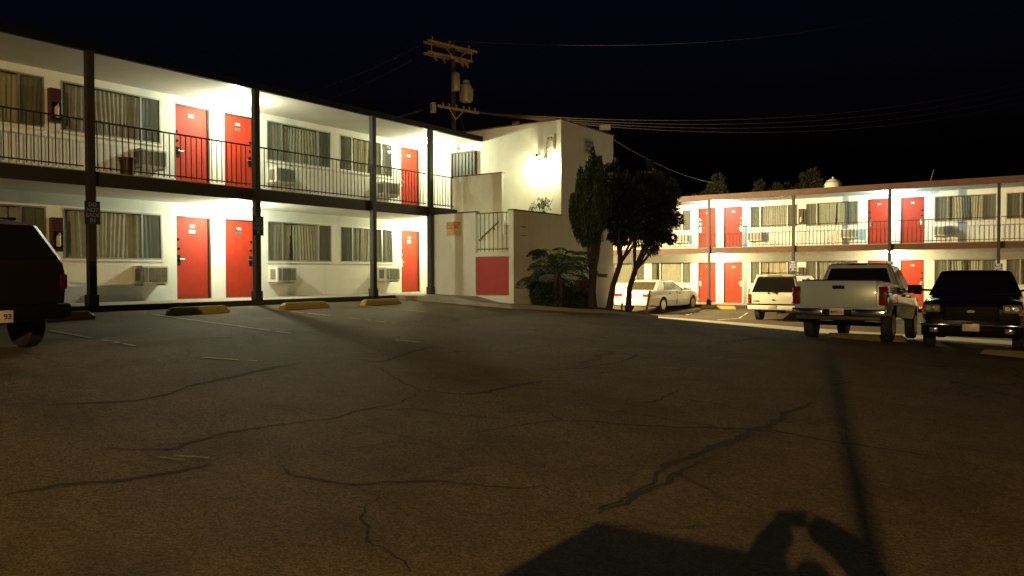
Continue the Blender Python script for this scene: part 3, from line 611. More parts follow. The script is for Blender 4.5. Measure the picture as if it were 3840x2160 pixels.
sg2 = empty('parking_sign'); build(MB().bbox(-.15, .15, -.012, 0, -.225, .225, .004), 'sign_panel', M['shadeblue'], sg2); text('sign_text', 'DO\nNOT\nBACK\nIN', .108, M['faded'], sg2, (0, -.014, .0), sx=.95, bold=.0025)
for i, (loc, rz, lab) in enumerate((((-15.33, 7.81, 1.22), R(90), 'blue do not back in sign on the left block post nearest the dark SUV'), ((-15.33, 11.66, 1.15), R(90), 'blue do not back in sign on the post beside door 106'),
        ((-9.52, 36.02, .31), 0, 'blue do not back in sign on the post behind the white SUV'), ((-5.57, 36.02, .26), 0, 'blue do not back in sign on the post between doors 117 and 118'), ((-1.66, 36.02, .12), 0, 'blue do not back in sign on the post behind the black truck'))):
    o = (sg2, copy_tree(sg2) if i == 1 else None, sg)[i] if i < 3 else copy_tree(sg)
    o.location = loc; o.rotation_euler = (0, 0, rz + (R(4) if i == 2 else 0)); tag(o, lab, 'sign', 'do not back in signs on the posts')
po = empty('parking_notice', (-14.55, 17.99, 1.33), 0, 'faded orange and cream customer parking notice on the stair wall', 'poster')
pm = MB(); nx = 8
for j, z in enumerate((-.22, .22)):
    for i in range(nx + 1): pm.v.append((-.27 + .54 * i / nx, -.012 - .02 * (i / nx) ** 4 * (1 - j), z + (.03 * (i / nx) if j == 0 else .0)))
for i in range(nx): pm.f.append((i, i + 1, nx + 2 + i, nx + 1 + i)); pm.m.append(0)
build(pm, 'paper', M['paper'], po, fix=False)
build(MB().quad((-.255, -.016, .02), (.255, -.016, .02), (.255, -.016, .205), (-.255, -.016, .205)), 'heading_band', M['orange'], po, fix=False)
text('heading_text', 'CUSTOMER\nPARKING ONLY', .082, M['paper'], po, (0, -.018, .115), ext=.001, bold=.002)
tl = MB()
rr = random.Random(9)
for k in range(5): tl.box(-.23, -.23 + rr.uniform(.22, .42), -.0185, -.0165, -.02 - k * .034, -.008 - k * .034)
build(tl, 'small_print', M['orange'], po)

tb = empty('trash_bin', (-16.2, 9.0, 2.05), 0, 'small brown bin on the upper walkway below the window', 'bin')
build(MB().tube([(0, 0, .0), (0, 0, .42)], [.13, .16], 14), 'bucket', M['maroon'], tb, smooth=40); build(MB().tube([(0, 0, .42), (0, 0, .45)], .17, 14), 'rim', M['trim'], tb, smooth=40)

# wheel stops
def stop(loc, rz, L_, m, label, group):
    pr = [(-.10, 0), (-.095, .10), (-.06, .15), (.06, .15), (.095, .10), (.10, 0)]
    mb = MB(); hl = L_ / 2; mb.loft([[(-hl, y * .9, z * .2) for y, z in pr], [(-hl + .01, y, z * .55) for y, z in pr]] + [[(x, y, z) for y, z in pr] for x in (-hl + .10, -hl * .3, hl * .35, hl - .10)] + [[(hl - .01, y, z * .55) for y, z in pr], [(hl, y * .9, z * .2) for y, z in pr]])
    o = build(mb, 'wheel_stop', M[m]); o.location = loc; o.rotation_euler = (0, 0, rz); return tag(o, label, 'wheel stop', group)
for y0, y1, lab in ((5.8, 7.28, 'yellow wheel stop partly hidden by the dark SUV'), (8.73, 10.09, 'long yellow wheel stop in front of the left block doors'), (11.46, 12.86, 'yellow wheel stop in the middle stall before the post by door 106'), (13.97, 15.38, 'yellow wheel stop nearest the stair building')):
    x = -14.3; y = (y0 + y1) / 2; stop((x, y, gz(x, y) - .005), R(90 + (3 if y > 10 else 1)), y1 - y0, 'yellow', lab, 'yellow wheel stops before the left walkway')
M['fadedy'] = mat('faded_yellow_paint', (.16, .125, .06), .8, var=.3, vscale=9, bump=.3)
stop((-3.65, 20.25, gz(-3.65, 20.25)), 0, 1.8, 'fadedy', 'faded wheel stop under the tail of the pale pickup truck', 'faded wheel stops below the parked trucks')
stop((-.35, 19.75, gz(-.35, 19.75)), 0, 1.8, 'fadedy', 'faded wheel stop in front of the black truck', 'faded wheel stops below the parked trucks')
stop((-12.7, 35.3, gz(-12.7, 35.3)), 0, 1.7, 'yellow', 'pale wheel stop before far door 116 beside the white sedan', 'faded wheel stops below the parked trucks')

# stakes at the lot edge
for x, y, h, lx, lab in ((-10.72, 23.05, .86, .16, 'thin leaning wooden stake between the tree and the white sedan'), (-12.0, 23.9, .42, .03, 'short pale stake at the base of the middle tree')):
    mb = MB(); mb.loft([[(a, b, 0) for a, b in ((-.035, -.02), (.035, -.02), (.035, .02), (-.035, .02))], [(a + lx, b, h) for a, b in ((-.035, -.02), (.035, -.02), (.035, .02), (-.035, .02))]])
    o = build(mb, 'marker_stake', M['lower']); o.location = (x, y, gz(x, y) - .01); tag(o, lab, 'stake')

# ------------------------------------------------------------------ vehicles (local: x forward, y left, z up)
def ring(x, w, zb, zm, zt, cr=.03, tb=.86):
    h = [(w * tb, zb), (w * .965, zb + .05), (w, zm), (w * .995, zm + (zt - zm) * .55), (w * .965, zt - .045), (w * .90, zt - .008), (w * .6, zt + cr * .7), (0, zt + cr)]
    return [(x, y, z) for y, z in h] + [(x, -y, z) for y, z in reversed(h[:-1])]
def bil(q, u, v):
    a, b, c, d = map(Vector, q); return a.lerp(b, u).lerp(d.lerp(c, u), v)
def panel(q, u0, u1, v0, v1, off=.008):
    return MB().slab(bil(q, u0, v0), bil(q, u1, v0), bil(q, u1, v1), bil(q, u0, v1), off, .02)
def apply_bool(o, cutters):
    bpy.context.view_layer.update()
    for c in cutters:
        md = o.modifiers.new('b', 'BOOLEAN'); md.operation = 'DIFFERENCE'; md.object = c; md.solver = 'EXACT'
        md.material_mode = 'TRANSFER'
    dg = bpy.context.evaluated_depsgraph_get(); me = bpy.data.meshes.new_from_object(o.evaluated_get(dg), depsgraph=dg)
    o.modifiers.clear(); o.data = me
    for c in cutters: bpy.data.objects.remove(c)
    me.set_sharp_from_angle(angle=R(32))
def wheel(parent, x, y, r, wd, side, rim='steel', n=5, steer=0):
    s = side; t = empty('wheel', (x, y, r)); t.parent = parent; t.rotation_euler = (0, 0, steer)
    prof = [(0, r * .62), (0, r * .93), (.03, r), (wd - .03, r), (wd, r * .93), (wd, r * .62)]
    mb = MB(); k = 28
    mb.loft([[(pr * math.cos(a), s * (wd / 2 - d), pr * math.sin(a)) for a in [2 * math.pi * i / k for i in range(k)]] for d, pr in prof]); build(mb, 'tyre', M['rubber'], t, smooth=35)
    mb = MB(); mb.loft([[(pr * math.cos(a), s * (wd / 2 - d), pr * math.sin(a)) for a in [2 * math.pi * i / k for i in range(k)]] for d, pr in ((-.004, r * .64), (-.004, r * .58), (.05, r * .55), (.06, r * .2))]); 
    for i in range(n):
        a = 2 * math.pi * i / n; ca, sa = math.cos(a), math.sin(a); 
        def P(u, v, d): return (u * ca - v * sa, s * (wd / 2 - d), u * sa + v * ca)
        mb.loft([[P(r * .1, -.04, .0), P(r * .1, .04, .0), P(r * .1, .04, .05), P(r * .1, -.04, .05)], [P(r * .6, -.03, .0), P(r * .6, .03, .0), P(r * .6, .03, .05), P(r * .6, -.03, .05)]])
    build(mb, 'rim', M[rim], t, smooth=35)
    return t
def vehicle(name, loc, heading, label, cat, rings, paint, axles, r, track, glasshouse, arch=1.16, lower=None):
    V = empty(name, loc, heading, label, cat)
    body = build(MB().loft([ring(*q) for q in rings]), 'body', [M[paint], M['black']], V, smooth=32)
    cut = []
    for ax in axles:
        for s in (-1, 1):
            c = build(MB().tube([(ax, s * (track / 2 - .17), r), (ax, s * (track / 2 + .6), r)], r * arch, 28), 'cut', M['black']); c.parent = V; cut.append(c)
    apply_bool(body, cut)
    for ax in axles:
        for s in (-1, 1): wheel(V, ax, s * (track / 2), r, .22, s)
    if glasshouse:
        (xr0, xf0, w0, z0), (xr1, xf1, w1, z1), cr = glasshouse
        def rr_(xr, xf, w, z, c=.07): return [(xr + c, w, z), (xf - c, w, z), (xf, w - c, z), (xf, -w + c, z), (xf - c, -w, z), (xr + c, -w, z), (xr, -w + c, z), (xr, w - c, z)]
        g = MB().loft([rr_(xr0, xf0, w0, z0), rr_(xr1, xf1, w1, z1), rr_(xr1 + .06, xf1 - .06, w1 - .06, z1 + cr * .6), rr_(xr1 + .3, xf1 - .3, w1 - .3, z1 + cr)])
        gb = build(g, 'cabin', M[paint], V, smooth=25)
        c = .07
        V['_q'] = 0
        Q = dict(rear=((xr0, -w0 + c, z0), (xr0, w0 - c, z0), (xr1, w1 - c, z1), (xr1, -w1 + c, z1)), front=((xf0, w0 - c, z0), (xf0, -w0 + c, z0), (xf1, -w1 + c, z1), (xf1, w1 - c, z1)),
                 right=((xr0 + c, -w0, z0), (xf0 - c, -w0, z0), (xf1 - c, -w1, z1), (xr1 + c, -w1, z1)), left=((xf0 - c, w0, z0), (xr0 + c, w0, z0), (xr1 + c, w1, z1), (xf1 - c, w1, z1)))
        del V['_q']
        # make panel normals point outward
        for k in Q:
            q = Q[k]; nn = (Vector(q[1]) - Vector(q[0])).cross(Vector(q[3]) - Vector(q[0])); cen = sum((Vector(p) for p in q), Vector()) / 4 - Vector(((xr0 + xf0) / 2, 0, (z0 + z1) / 2))
            if nn.dot(cen) < 0: Q[k] = (q[1], q[0], q[3], q[2])
        return V, body, gb, Q
    return V, body, None, None
def bx(V, name, m, x0, x1, y0, y1, z0, z1, b=.015, parent=None, smooth=35): return build(MB().bbox(min(x0, x1), max(x0, x1), min(y0, y1), max(y0, y1), z0, z1, b), name, M[m], parent or V, smooth)
def mirror_part(V, x, y, z, s, m='carblack', sz=(.10, .24, .16), arm=.12):
    o = build(MB().bbox(x - sz[0] / 2, x + sz[0] / 2, min(s * (y + arm), s * (y + arm + sz[1])), max(s * (y + arm), s * (y + arm + sz[1])), z - sz[2] / 2, z + sz[2] / 2, .03), 'side_mirror', M[m], V, 35)
    build(MB().box(x - .03, x + .03, min(s * (y - .05), s * (y + arm)), max(s * (y - .05), s * (y + arm)), z - .05, z + .0), 'mirror_arm', M[m], o); return o

# --- white sedan in the far court
gs = gz(-15.05, 33.5)
V, body, cab, Q = vehicle('parked_sedan', (-15.03, 32.28, gs - .0), R(90) - R(3), 'white four door sedan parked in the far court behind the tree trunks', 'car',
    [(-1.20, .70, .42, .60, .70, .0), (-1.17, .84, .36, .60, .82, .01), (-1.10, .90, .30, .62, .97, .02), (-.6, .925, .26, .62, 1.00, .02), (0, .935, .24, .62, .99, .02), (.8, .94, .22, .62, .97, .02), (2.2, .94, .22, .62, .96, .02), (2.9, .93, .24, .60, .93, .03), (3.5, .91, .26, .58, .87, .03), (3.80, .86, .30, .55, .80, .02), (3.92, .70, .38, .55, .68, .0)],
    'carwhite', (0, 3.08), .325, 1.62, ((-.62, 2.42, .84, .94), (.12, 1.52, .64, 1.38), .06))
for nm, q, us in (('rear_window', 'rear', [(.04, .96)]), ('windscreen', 'front', [(.04, .96)]), ('side_window', 'right', [(.27, .58), (.62, .93)]), ('side_window', 'left', [(.07, .38), (.42, .73)])):
    for u0, u1 in us: build(panel(Q[q], u0, u1, .10, .90), nm, M['brownglass'], cab)
for s in (-1, 1):
    t = bx(V, 'tail_light', 'tail', -1.215, -1.10, s * .50, s * .885, .70, .84, .02); bx(V, 'reversing_light', 'amber', -1.21, -1.12, s * .52, s * .86, .62, .66, .01, parent=t)
    mirror_part(V, 2.05, .88, 1.02, s, 'carwhite', (.08, .17, .13), .04)
    for x in (.52, 1.52): build(MB().bbox(x, x + .18, min(s * .93, s * .96), max(s * .93, s * .96), .80, .835, .008), 'door_handle', M['trim'], V)
    build(MB().box(-.2, 3.5, min(s * .93, s * .947), max(s * .93, s * .947), .50, .512), 'side_moulding', M['lower'], V)
    build(MB().box(1.32, 1.333, min(s * .92, s * .943), max(s * .92, s * .943), .30, .93), 'door_gap', M['trim'], V)
    bx(V, 'headlight', 'head', 3.80, 3.93, s * .45, s * .80, .60, .74, .02)
bx(V, 'rear_bumper', 'carwhite', -1.28, -1.05, -.86, .86, .32, .60, .06)
bx(V, 'licence_plate', 'carwhite', -1.235, -1.2, -.28, .28, .68, .84, .01)
bx(V, 'boot_seam', 'trim', -1.222, -1.19, -.84, .84, .603, .612, .002)
bx(V, 'front_bumper', 'carwhite', 3.85, 4.0, -.84, .84, .32, .56, .05)

# --- white full-size SUV in the far court
V, body, cab, Q = vehicle('parked_suv', (-8.75, 31.35, gz(-9, 31.8)), R(90), 'white full size SUV with roof rack parked behind the pale pickup', 'SUV',
    [(-.98, .90, .58, .80, 1.06, 0), (-.95, .97, .50, .80, 1.14, .0), (-.6, .99, .46, .8, 1.16, .01), (.5, 1.0, .42, .8, 1.15, .01), (2.2, 1.0, .42, .8, 1.14, .02), (3.0, .99, .44, .78, 1.10, .03), (3.7, .97, .46, .76, 1.05, .03), (4.0, .88, .52, .75, .98, .02), (4.08, .75, .58, .75, .9, 0)],
    'carwhite', (0, 3.02), .385, 1.66, ((-.97, 2.9, .96, 1.12), (-.72, 1.75, .76, 1.78), .07))
build(panel(Q['rear'], .02, .98, .05, .92, .012), 'rear_window', M['glass'], cab); build(panel(Q['front'], .04, .96, .08, .92), 'windscreen', M['glass'], cab)
for q, us in (('right', [(.05, .28), (.31, .55), (.58, .86)]), ('left', [(.14, .42), (.45, .69), (.72, .95)])):
    for u0, u1 in us: build(panel(Q[q], u0, u1, .08, .88), 'side_window', M['glass'], cab)
for s in (-1, 1):
    bx(V, 'tail_light', 'tail', -1.0, -.86, s * .86, s * 1.0, .72, 1.08, .02)
    build(MB().box(-.6, 3.7, min(s * .995, s * 1.008), max(s * .995, s * 1.008), .45, .68), 'lower_panel', M['lower'], V)
    build(MB().tube([(-.5, s * .62, 1.90), (.3, s * .62, 1.92), (1.4, s * .62, 1.88)], .02, 8), 'roof_rail', M['trim'], V)
    mirror_part(V, 2.35, .93, 1.22, s, 'black', (.1, .22, .2), .05)
for x in (-.2, .4, 1.0): build(MB().tube([(x, -.62, 1.90), (x, .62, 1.90)], .018, 8), 'roof_bar', M['trim'], V)
sp = bx(V, 'spoiler', 'carwhite', -.86, -.60, -.72, .72, 1.76, 1.83, .02); bx(V, 'brake_light', 'tail', -.875, -.85, -.28, .28, 1.785, 1.81, .004, parent=sp)
bx(V, 'rear_bumper', 'carwhite', -1.14, -.9, -.97, .97, .48, .66, .04); bx(V, 'bumper_step', 'black', -1.12, -.92, -.99, .99, .66, .71, .01)
bx(V, 'licence_plate', 'galv', -1.15, -1.135, -.16, .16, .52, .66, .004); build(MB().tube([(-1.05, -.3, .45), (-1.05, .45, .42)], .05, 10), 'tow_bar', M['black'], V)
for y, z, w in ((0, .86, .07), (-.72, .76, .06)): build(MB().loft([[(-.985 - d, y + w * math.cos(a), z + w * .4 * math.sin(a)) for a in [6.283 * i / 16 for i in range(16)]] for d in (0, .012)]), 'oval_badge', M['signblue'], V)
bx(V, 'model_badge', 'trim', -.992, -.98, .55, .80, .79, .83, .003)
wp = build(MB().tube([(-.98, .05, 1.12), (-.985, -.1, 1.16), (-.93, -.55, 1.20)], .012, 6), 'rear_wiper', M['black'], V)
for y in (-.1, .2): bx(V, 'hinge', 'black', -1.0, -.96, y - .02, y + .02, 1.08, 1.15, .006)

# --- pale pickup at the lot edge
hd = R(90)
py = 19.75; px_ = -3.92; g0, g1 = gz(px_, py), gz(px_, py + 3.6); pit = math.atan2(g1 - g0, 3.6)
V, body, cab, Q = vehicle('parked_pickup', (px_, py, g0 + .01), hd, 'pale pickup truck seen from behind its closed tailgate', 'pickup truck',
    [(-1.18, .93, .62, .9, 1.30, 0), (-1.15, .985, .58, .9, 1.35, 0), (-.5, 1.0, .52, .9, 1.36, 0), (.8, 1.0, .50, .9, 1.36, 0), (.88, 1.0, .50, .9, 1.27, 0), (2.9, 1.0, .48, .9, 1.20, .01), (3.3, .99, .5, .9, 1.18, .03), (4.1, .97, .52, .85, 1.14, .04), (4.5, .92, .56, .8, 1.05, .03), (4.6, .8, .6, .8, .95, 0)],
    'carsilver', (0, 3.57), .39, 1.70, ((.86, 3.35, .93, 1.22), (1.02, 2.35, .72, 1.84), .07))
V.rotation_euler = Matrix.Rotation(hd, 3, 'Z').to_4x4().to_euler() ; V.rotation_euler = (0, -pit, hd)
# hollow load bed
bed = MB().box(-1.10, .80, -.86, .86, .95, 1.6); ct = build(bed, 'cut', M['black']); ct.parent = V; apply_bool(body, [ct])
build(panel(Q['rear'], .03, .97, .16, .86, .01), 'rear_window', M['glass'], cab); build(panel(Q['front'], .04, .96, .08, .92), 'windscreen', M['glass'], cab)
for q, us in (('right', [(.06, .34), (.38, .80)]), ('left', [(.20, .62), (.66, .94)])):
    for u0, u1 in us: build(panel(Q[q], u0, u1, .06, .88), 'side_window', M['glass'], cab)
tg = bx(V, 'tailgate', 'carsilver', -1.215, -1.12, -.80, .80, .74, 1.35, .02)
bx(V, 'tailgate_handle', 'black', -1.225, -1.20, -.13, .13, 1.16, 1.24, .01, parent=tg); bx(V, 'tailgate_top', 'black', -1.20, -1.10, -.80, .80, 1.352, 1.375, .006, parent=tg)
bx(V, 'cab_brake_light', 'tail', .98, 1.06, -.24, .24, 1.83, 1.875, .01, parent=cab)
for s in (-1, 1):
    t = bx(V, 'tail_light', 'tail', -1.21, -1.02, s * .83, s * 1.008, .80, 1.22, .03)
    bx(V, 'tail_light_dark_band', 'trim', -1.214, -1.03, s * .835, s * 1.011, .98, 1.06, .01, parent=t)
    bx(V, 'bumper_corner', 'chrome', -1.34, -1.15, s * .30, s * .99, .56, .72, .03)
    mirror_part(V, 2.85, .93, 1.30, s, 'black', (.1, .2, .24), .06)
    build(MB().box(.2, .21, min(s * .99, s * 1.003), max(s * .99, s * 1.003), .62, 1.2), 'panel_gap', M['trim'], V)
    build(MB().box(.875, 3.1, min(s * .998, s * 1.006), max(s * .998, s * 1.006), .84, .852), 'side_moulding', M['trim'], V)
    for x in (1.2, 2.1): build(MB().bbox(x, x + .16, min(s * .99, s * 1.03), max(s * .99, s * 1.03), 1.06, 1.10, .008), 'door_handle', M['black'], V)
bx(V, 'bumper_step', 'black', -1.33, -1.12, -.299, .299, .58, .70, .01); bx(V, 'bumper_base', 'trim', -1.30, -1.1, -.9, .9, .46, .555, .02)
lp = bx(V, 'licence_plate', 'lplate', -1.352, -1.336, -.155, .155, .57, .725, .004)
text('plate_text', '8M90151', .088, M['ink'], lp, (-1.354, 0, .635), rot=(R(90), 0, R(-90)), ext=.001, bold=.002)
build(MB().tube([(-1.0, .2, .5), (-1.0, -.3, .42), (-.9, -.5, .42)], .05, 10), 'exhaust', M['black'], V); build(MB().box(-.1, .1, -.8, .8, .33, .43), 'rear_axle', M['black'], V)
for s in (-1, 1): build(MB().box(-1.1, 4.3, s * .42 - .05, s * .42 + .05, .48, .60), 'frame_rail', M['black'], V)

# --- black pickup with towing mirrors, nose to the camera
V, body, cab, Q = vehicle('parked_black_pickup', (-1.55, 24.0, gz(-1.5, 22.5) + .08), R(-90) + R(2), 'black truck with a big towing mirror facing the camera at the right edge', 'truck',
    [(-1.2, .95, .55, .9, 1.28, 0), (-.6, 1.0, .50, .9, 1.30, 0), (.8, 1.0, .48, .9, 1.30, 0), (2.7, 1.0, .48, .9, 1.22, .01), (2.95, .99, .5, .9, 1.20, .04), (3.9, .98, .5, .9, 1.16, .05), (4.35, .96, .52, .88, 1.12, .05), (4.55, .90, .56, .85, 1.06, .03), (4.6, .8, .6, .8, .98, 0)],
    'carblack', (0, 3.6), .40, 1.72, ((.7, 3.05, .94, 1.22), (.9, 2.25, .74, 1.76), .06), arch=1.12)
build(panel(Q['front'], .03, .97, .06, .94), 'windscreen', M['glass'], cab); build(panel(Q['rear'], .04, .96, .1, .9), 'rear_window', M['glass'], cab)
for q in ('right', 'left'):
    for u0, u1 in ((.06, .42), (.46, .86)) if q == 'right' else ((.14, .54), (.58, .94)): build(panel(Q[q], u0, u1, .06, .88), 'side_window', M['glass'], cab)
gl = bx(V, 'grille', 'black', 4.57, 4.66, -.52, .52, .72, 1.04, .03)
for k in range(4): build(MB().box(4.655, 4.668, -.48, .48, .76 + k * .07, .775 + k * .07), 'grille_bar', M['black'], gl)
build(MB().loft([[(4.672 + d, .08 * math.cos(a), .92 + .03 * math.sin(a)) for a in [6.283 * i / 18 for i in range(18)]] for d in (0, .014)]), 'oval_badge', M['chrome'], gl)
for s in (-1, 1):
    h = bx(V, 'headlight', 'head', 4.40, 4.63, s * .57, s * .93, .88, 1.07, .05)
    for q in (.66, .82): build(MB().disc((4.63, s * q, .98), (1, 0, 0), .05, .012, 12), 'reflector', M['chrome'], h, smooth=40)
    bx(V, 'turn_light', 'amber', 4.50, 4.60, s * .86, s * .95, .84, .98, .02, parent=h)
    mo = mirror_part(V, 2.62, .96, 1.36, s, 'black', (.12, .30, .20), .16); 
    build(MB().tube([(2.62, s * .9, 1.33), (2.62, s * 1.2, 1.36)], .02, 8), 'tow_arm', M['black'], mo)
    bx(V, 'fog_light', 'head', 4.66, 4.72, s * .62, s * .78, .46, .56, .01)
bx(V, 'front_bumper', 'trim', 4.50, 4.70, -.97, .97, .60, .65, .02)
for s in (-1, 1): bx(V, 'bumper_end', 'chrome', 4.49, 4.705, s * .40, s * .975, .595, .655, .02); bx(V, 'bumper_valance', 'black', 4.48, 4.68, -.95, .95, .38, .60, .04)
lp = bx(V, 'licence_plate', 'lplate', 4.70, 4.715, -.155, .155, .50, .65, .004)
bx(V, 'plate_frame', 'chrome', 4.695, 4.705, -.175, .175, .485, .665, .004)
build(MB().box(3.5, 3.7, -.8, .8, .3, .42), 'front_axle', M['black'], V)

M['olddarktail'] = mat('dark_red_lens', (.05, .004, .004), .3, coat=.4)
# --- dark SUV at the left edge
V, body, cab, Q = vehicle('parked_suv', (-11.55, 4.22, gz(-11.6, 4.2)), R(180), 'dark maroon SUV cut off by the left edge, seen from its rear corner', 'SUV',
    [(-.88, .78, .50, .72, 1.06, 0), (-.86, .86, .44, .80, 1.18, 0), (-.74, .885, .40, .85, 1.22, .0), (-.3, .89, .36, .8, 1.22, 0), (.8, .89, .34, .8, 1.20, .0), (1.9, .89, .34, .72, 1.12, .02), (2.3, .89, .34, .72, 1.02, .02), (3.0, .86, .38, .7, .95, .03), (3.4, .8, .42, .68, .85, .02), (3.5, .65, .5, .66, .75, 0)],
    'cardark', (0, 2.7), .36, 1.50, ((-.83, 2.2, .875, 1.18), (-.55, 1.35, .77, 1.52), .20))
build(panel(Q['rear'], .03, .97, .06, .90, .010), 'rear_window', M['glass'], cab); build(panel(Q['front'], .04, .96, .08, .92), 'windscreen', M['glass'], cab)
for q, us in (('right', [(.04, .30), (.33, .60), (.63, .93)]), ('left', [(.07, .37), (.40, .67), (.70, .96)])):
    for u0, u1 in us: build(panel(Q[q], u0, u1, .08, .88), 'side_window', M['glass'], cab)
for s in (-1, 1):
    bx(V, 'tail_light', 'olddarktail', -.885, -.72, s * .78, s * .89, .80, 1.0, .03); build(MB().tube([(-.1, s * .58, 1.74), (.6, s * .58, 1.77), (1.2, s * .58, 1.73)], .022, 8), 'roof_rail', M['black'], V); mirror_part(V, 1.9, .84, 1.1, s, 'black', (.08, .18, .14), .04)
bx(V, 'rear_bumper', 'black', -1.02, -.76, -.88, .88, .42, .62, .05)
lp = bx(V, 'licence_plate', 'lplate', -1.045, -1.022, -.155, .155, .40, .55, .004)
text('plate_text', '93', .09, M['ink'], lp, (-1.048, -.09, .472), rot=(R(90), 0, R(-90)), ext=.001, bold=.002)

# ------------------------------------------------------------------ vegetation
def leaves(pts, nrm, size, seed, aspect=2.2, spread=.7):
    """leaf-sized triangles scattered at points; nrm gives a preferred growing direction"""
    g = np.random.default_rng(seed); n = len(pts); d = nrm + g.normal(0, spread, (n, 3)); d /= np.linalg.norm(d, axis=1)[:, None]
    a = np.cross(d, g.normal(0, 1, (n, 3))); a /= np.linalg.norm(a, axis=1)[:, None]; s = size * g.uniform(.6, 1.4, (n, 1))
    v = np.empty((n, 3, 3)); v[:, 0] = pts - a * s * .5; v[:, 1] = pts + a * s * .5; v[:, 2] = pts + d * s * aspect
    return v.reshape(-1, 3)
def leafobj(name, v, m, parent):
    me = bpy.data.meshes.new(name); n = len(v) // 3
    me.vertices.add(len(v)); me.vertices.foreach_set('co', v.astype(np.float32).ravel()); me.loops.add(len(v)); me.loops.foreach_set('vertex_index', np.arange(len(v), dtype=np.int32))
    me.polygons.add(n); me.polygons.foreach_set('loop_start', np.arange(0, len(v), 3, dtype=np.int32)); me.update(calc_edges=True); return link(name, me, parent, M[m])
def clump_cloud(n, c, rad, seed, nc=40, cr=.28, zsq=1, shape=None, hollow=.55):
    g = np.random.default_rng(seed); out = []; nr = []
    k = g.normal(0, 1, (nc, 3)); k /= np.linalg.norm(k, axis=1)[:, None]; k *= g.uniform(hollow, 1.0, (nc, 1)); k = k * np.array(rad)
    w = g.uniform(.5, 1.3, nc); idx = g.choice(nc, n, p=w / w.sum()); u = g.normal(0, 1, (n, 3)); u /= np.linalg.norm(u, axis=1)[:, None]; rr = g.uniform(.2, 1, (n, 1)) ** .5
    p = k[idx] + u * rr * cr * w[idx][:, None]; nn = u + k[idx] / np.linalg.norm(k[idx], axis=1)[:, None]
    return p + np.array(c), nn
def stem(T, pts, rs, name='trunk'): return build(MB().tube(pts, rs, 9), name, M['bark'], T, smooth=50)

# tall cypress: flame-shaped crown of upright sprays
def cypress(loc, label):
    T = empty('cypress_tree', loc, 0, label, 'tree'); g = np.random.default_rng(21)
    tips = []
    for k in range(34):
        a = g.uniform(0, 6.283); rr = g.uniform(0, 1) ** .6; tips.append((a, rr * .60, 4.45 - 1.0 * rr ** 1.3 + g.uniform(-.45, .3), 1.8 + .7 * g.random()))
    P = []; Nn = []
    for a, rr, zt, z0 in tips:
        n = 1500; t = g.uniform(0, 1, n) ** .8; z = z0 + (zt - z0) * t; rad = rr * (.45 + .55 * np.sin(np.clip(t * 2.0, 0, 1.57)))+ .0
        w = .17 * (1 - t) ** .5 + .02; th = g.uniform(0, 6.283, n); q = np.sqrt(g.uniform(0, 1, n)) * w
        x = math.cos(a) * rad + q * np.cos(th); y = math.sin(a) * rad + q * np.sin(th); P.append(np.stack([x, y, z], 1)); Nn.append(np.stack([np.cos(th) * .5, np.sin(th) * .5, np.ones(n) * 1.4], 1))
    leafobj('crown', leaves(np.concatenate(P), np.concatenate(Nn), .030, 3, 3.0, .35), 'cypress', T)
    stem(T, [(0, 0, 0), (-.02, 0, .5), (.02, 0, 1.3), (.0, 0, 2.1), (-.02, 0, 3.2)], [.15, .115, .12, .17, .03])
    for a, dx, dy in ((0, .24, .05), (1, -.2, .1), (2, .06, -.22), (3, -.1, -.16), (4, .13, .18)):
        stem(T, [(dx * .15, dy * .15, 1.0), (dx * .6, dy * .6, 1.55), (dx * 1.15, dy * 1.15, 2.5)], [.06, .055, .02], 'limb')
    return T
cypress((-10.95, 19.95, gz(-10.95, 19.95) + .06), 'tall narrow cypress with a flame shaped crown beside the stair building')
def round_tree(loc, top, rad, lean, label, seed, stems):
    T = empty('topiary_tree', loc, 0, label, 'tree'); c = Vector(top) - Vector(loc)
    p, nn = clump_cloud(46000, c, rad, seed, nc=150, cr=.19, hollow=.3); q_, qn = clump_cloud(7000, c + Vector((0, 0, rad[2] * .55)), (rad[0] * .8, rad[1] * .8, rad[2] * .75), seed + 5, nc=46, cr=.11, hollow=.7); p = np.concatenate([p, q_]); nn = np.concatenate([nn, qn + np.array([0, 0, 1.2])]); leafobj('crown', leaves(p, nn, .035, seed, 2.4, .5), 'darkleaf', T)
    stem(T, [(0, 0, 0), lean[0], lean[1], c - Vector((0, 0, .4))], [.11, .085, .085, .03])
    for (x, y, z) in stems: stem(T, [lean[1], (lean[1][0] + x * .5, lean[1][1] + y * .5, lean[1][2] + z * .45), (lean[1][0] + x, lean[1][1] + y, lean[1][2] + z)], [.05, .04, .02], 'limb')
    return T
round_tree((-11.0, 21.05, gz(-11, 21.05) + .06), (-10.80, 21.35, 2.0), (.70, .70, 1.10), [(.10, .10, .8), (.28, .22, 1.45)], 'dark round crowned tree leaning right, middle of the three by the wall', 31, [(.3, .3, .9), (-.2, .1, .9), (.1, -.3, 1.0), (.5, .2, .8)])
round_tree((-10.9, 22.15, gz(-10.9, 22.15) + .06), (-10.22, 22.45, 1.88), (.90, .90, 1.20), [(.05, .02, .8), (.22, .06, 1.35)], 'dark bushy tree with the widest crown in front of the white sedan', 32, [(.5, .2, 1.0), (-.2, .3, 1.1), (.2, -.4, 1.0), (.7, .1, .8)])
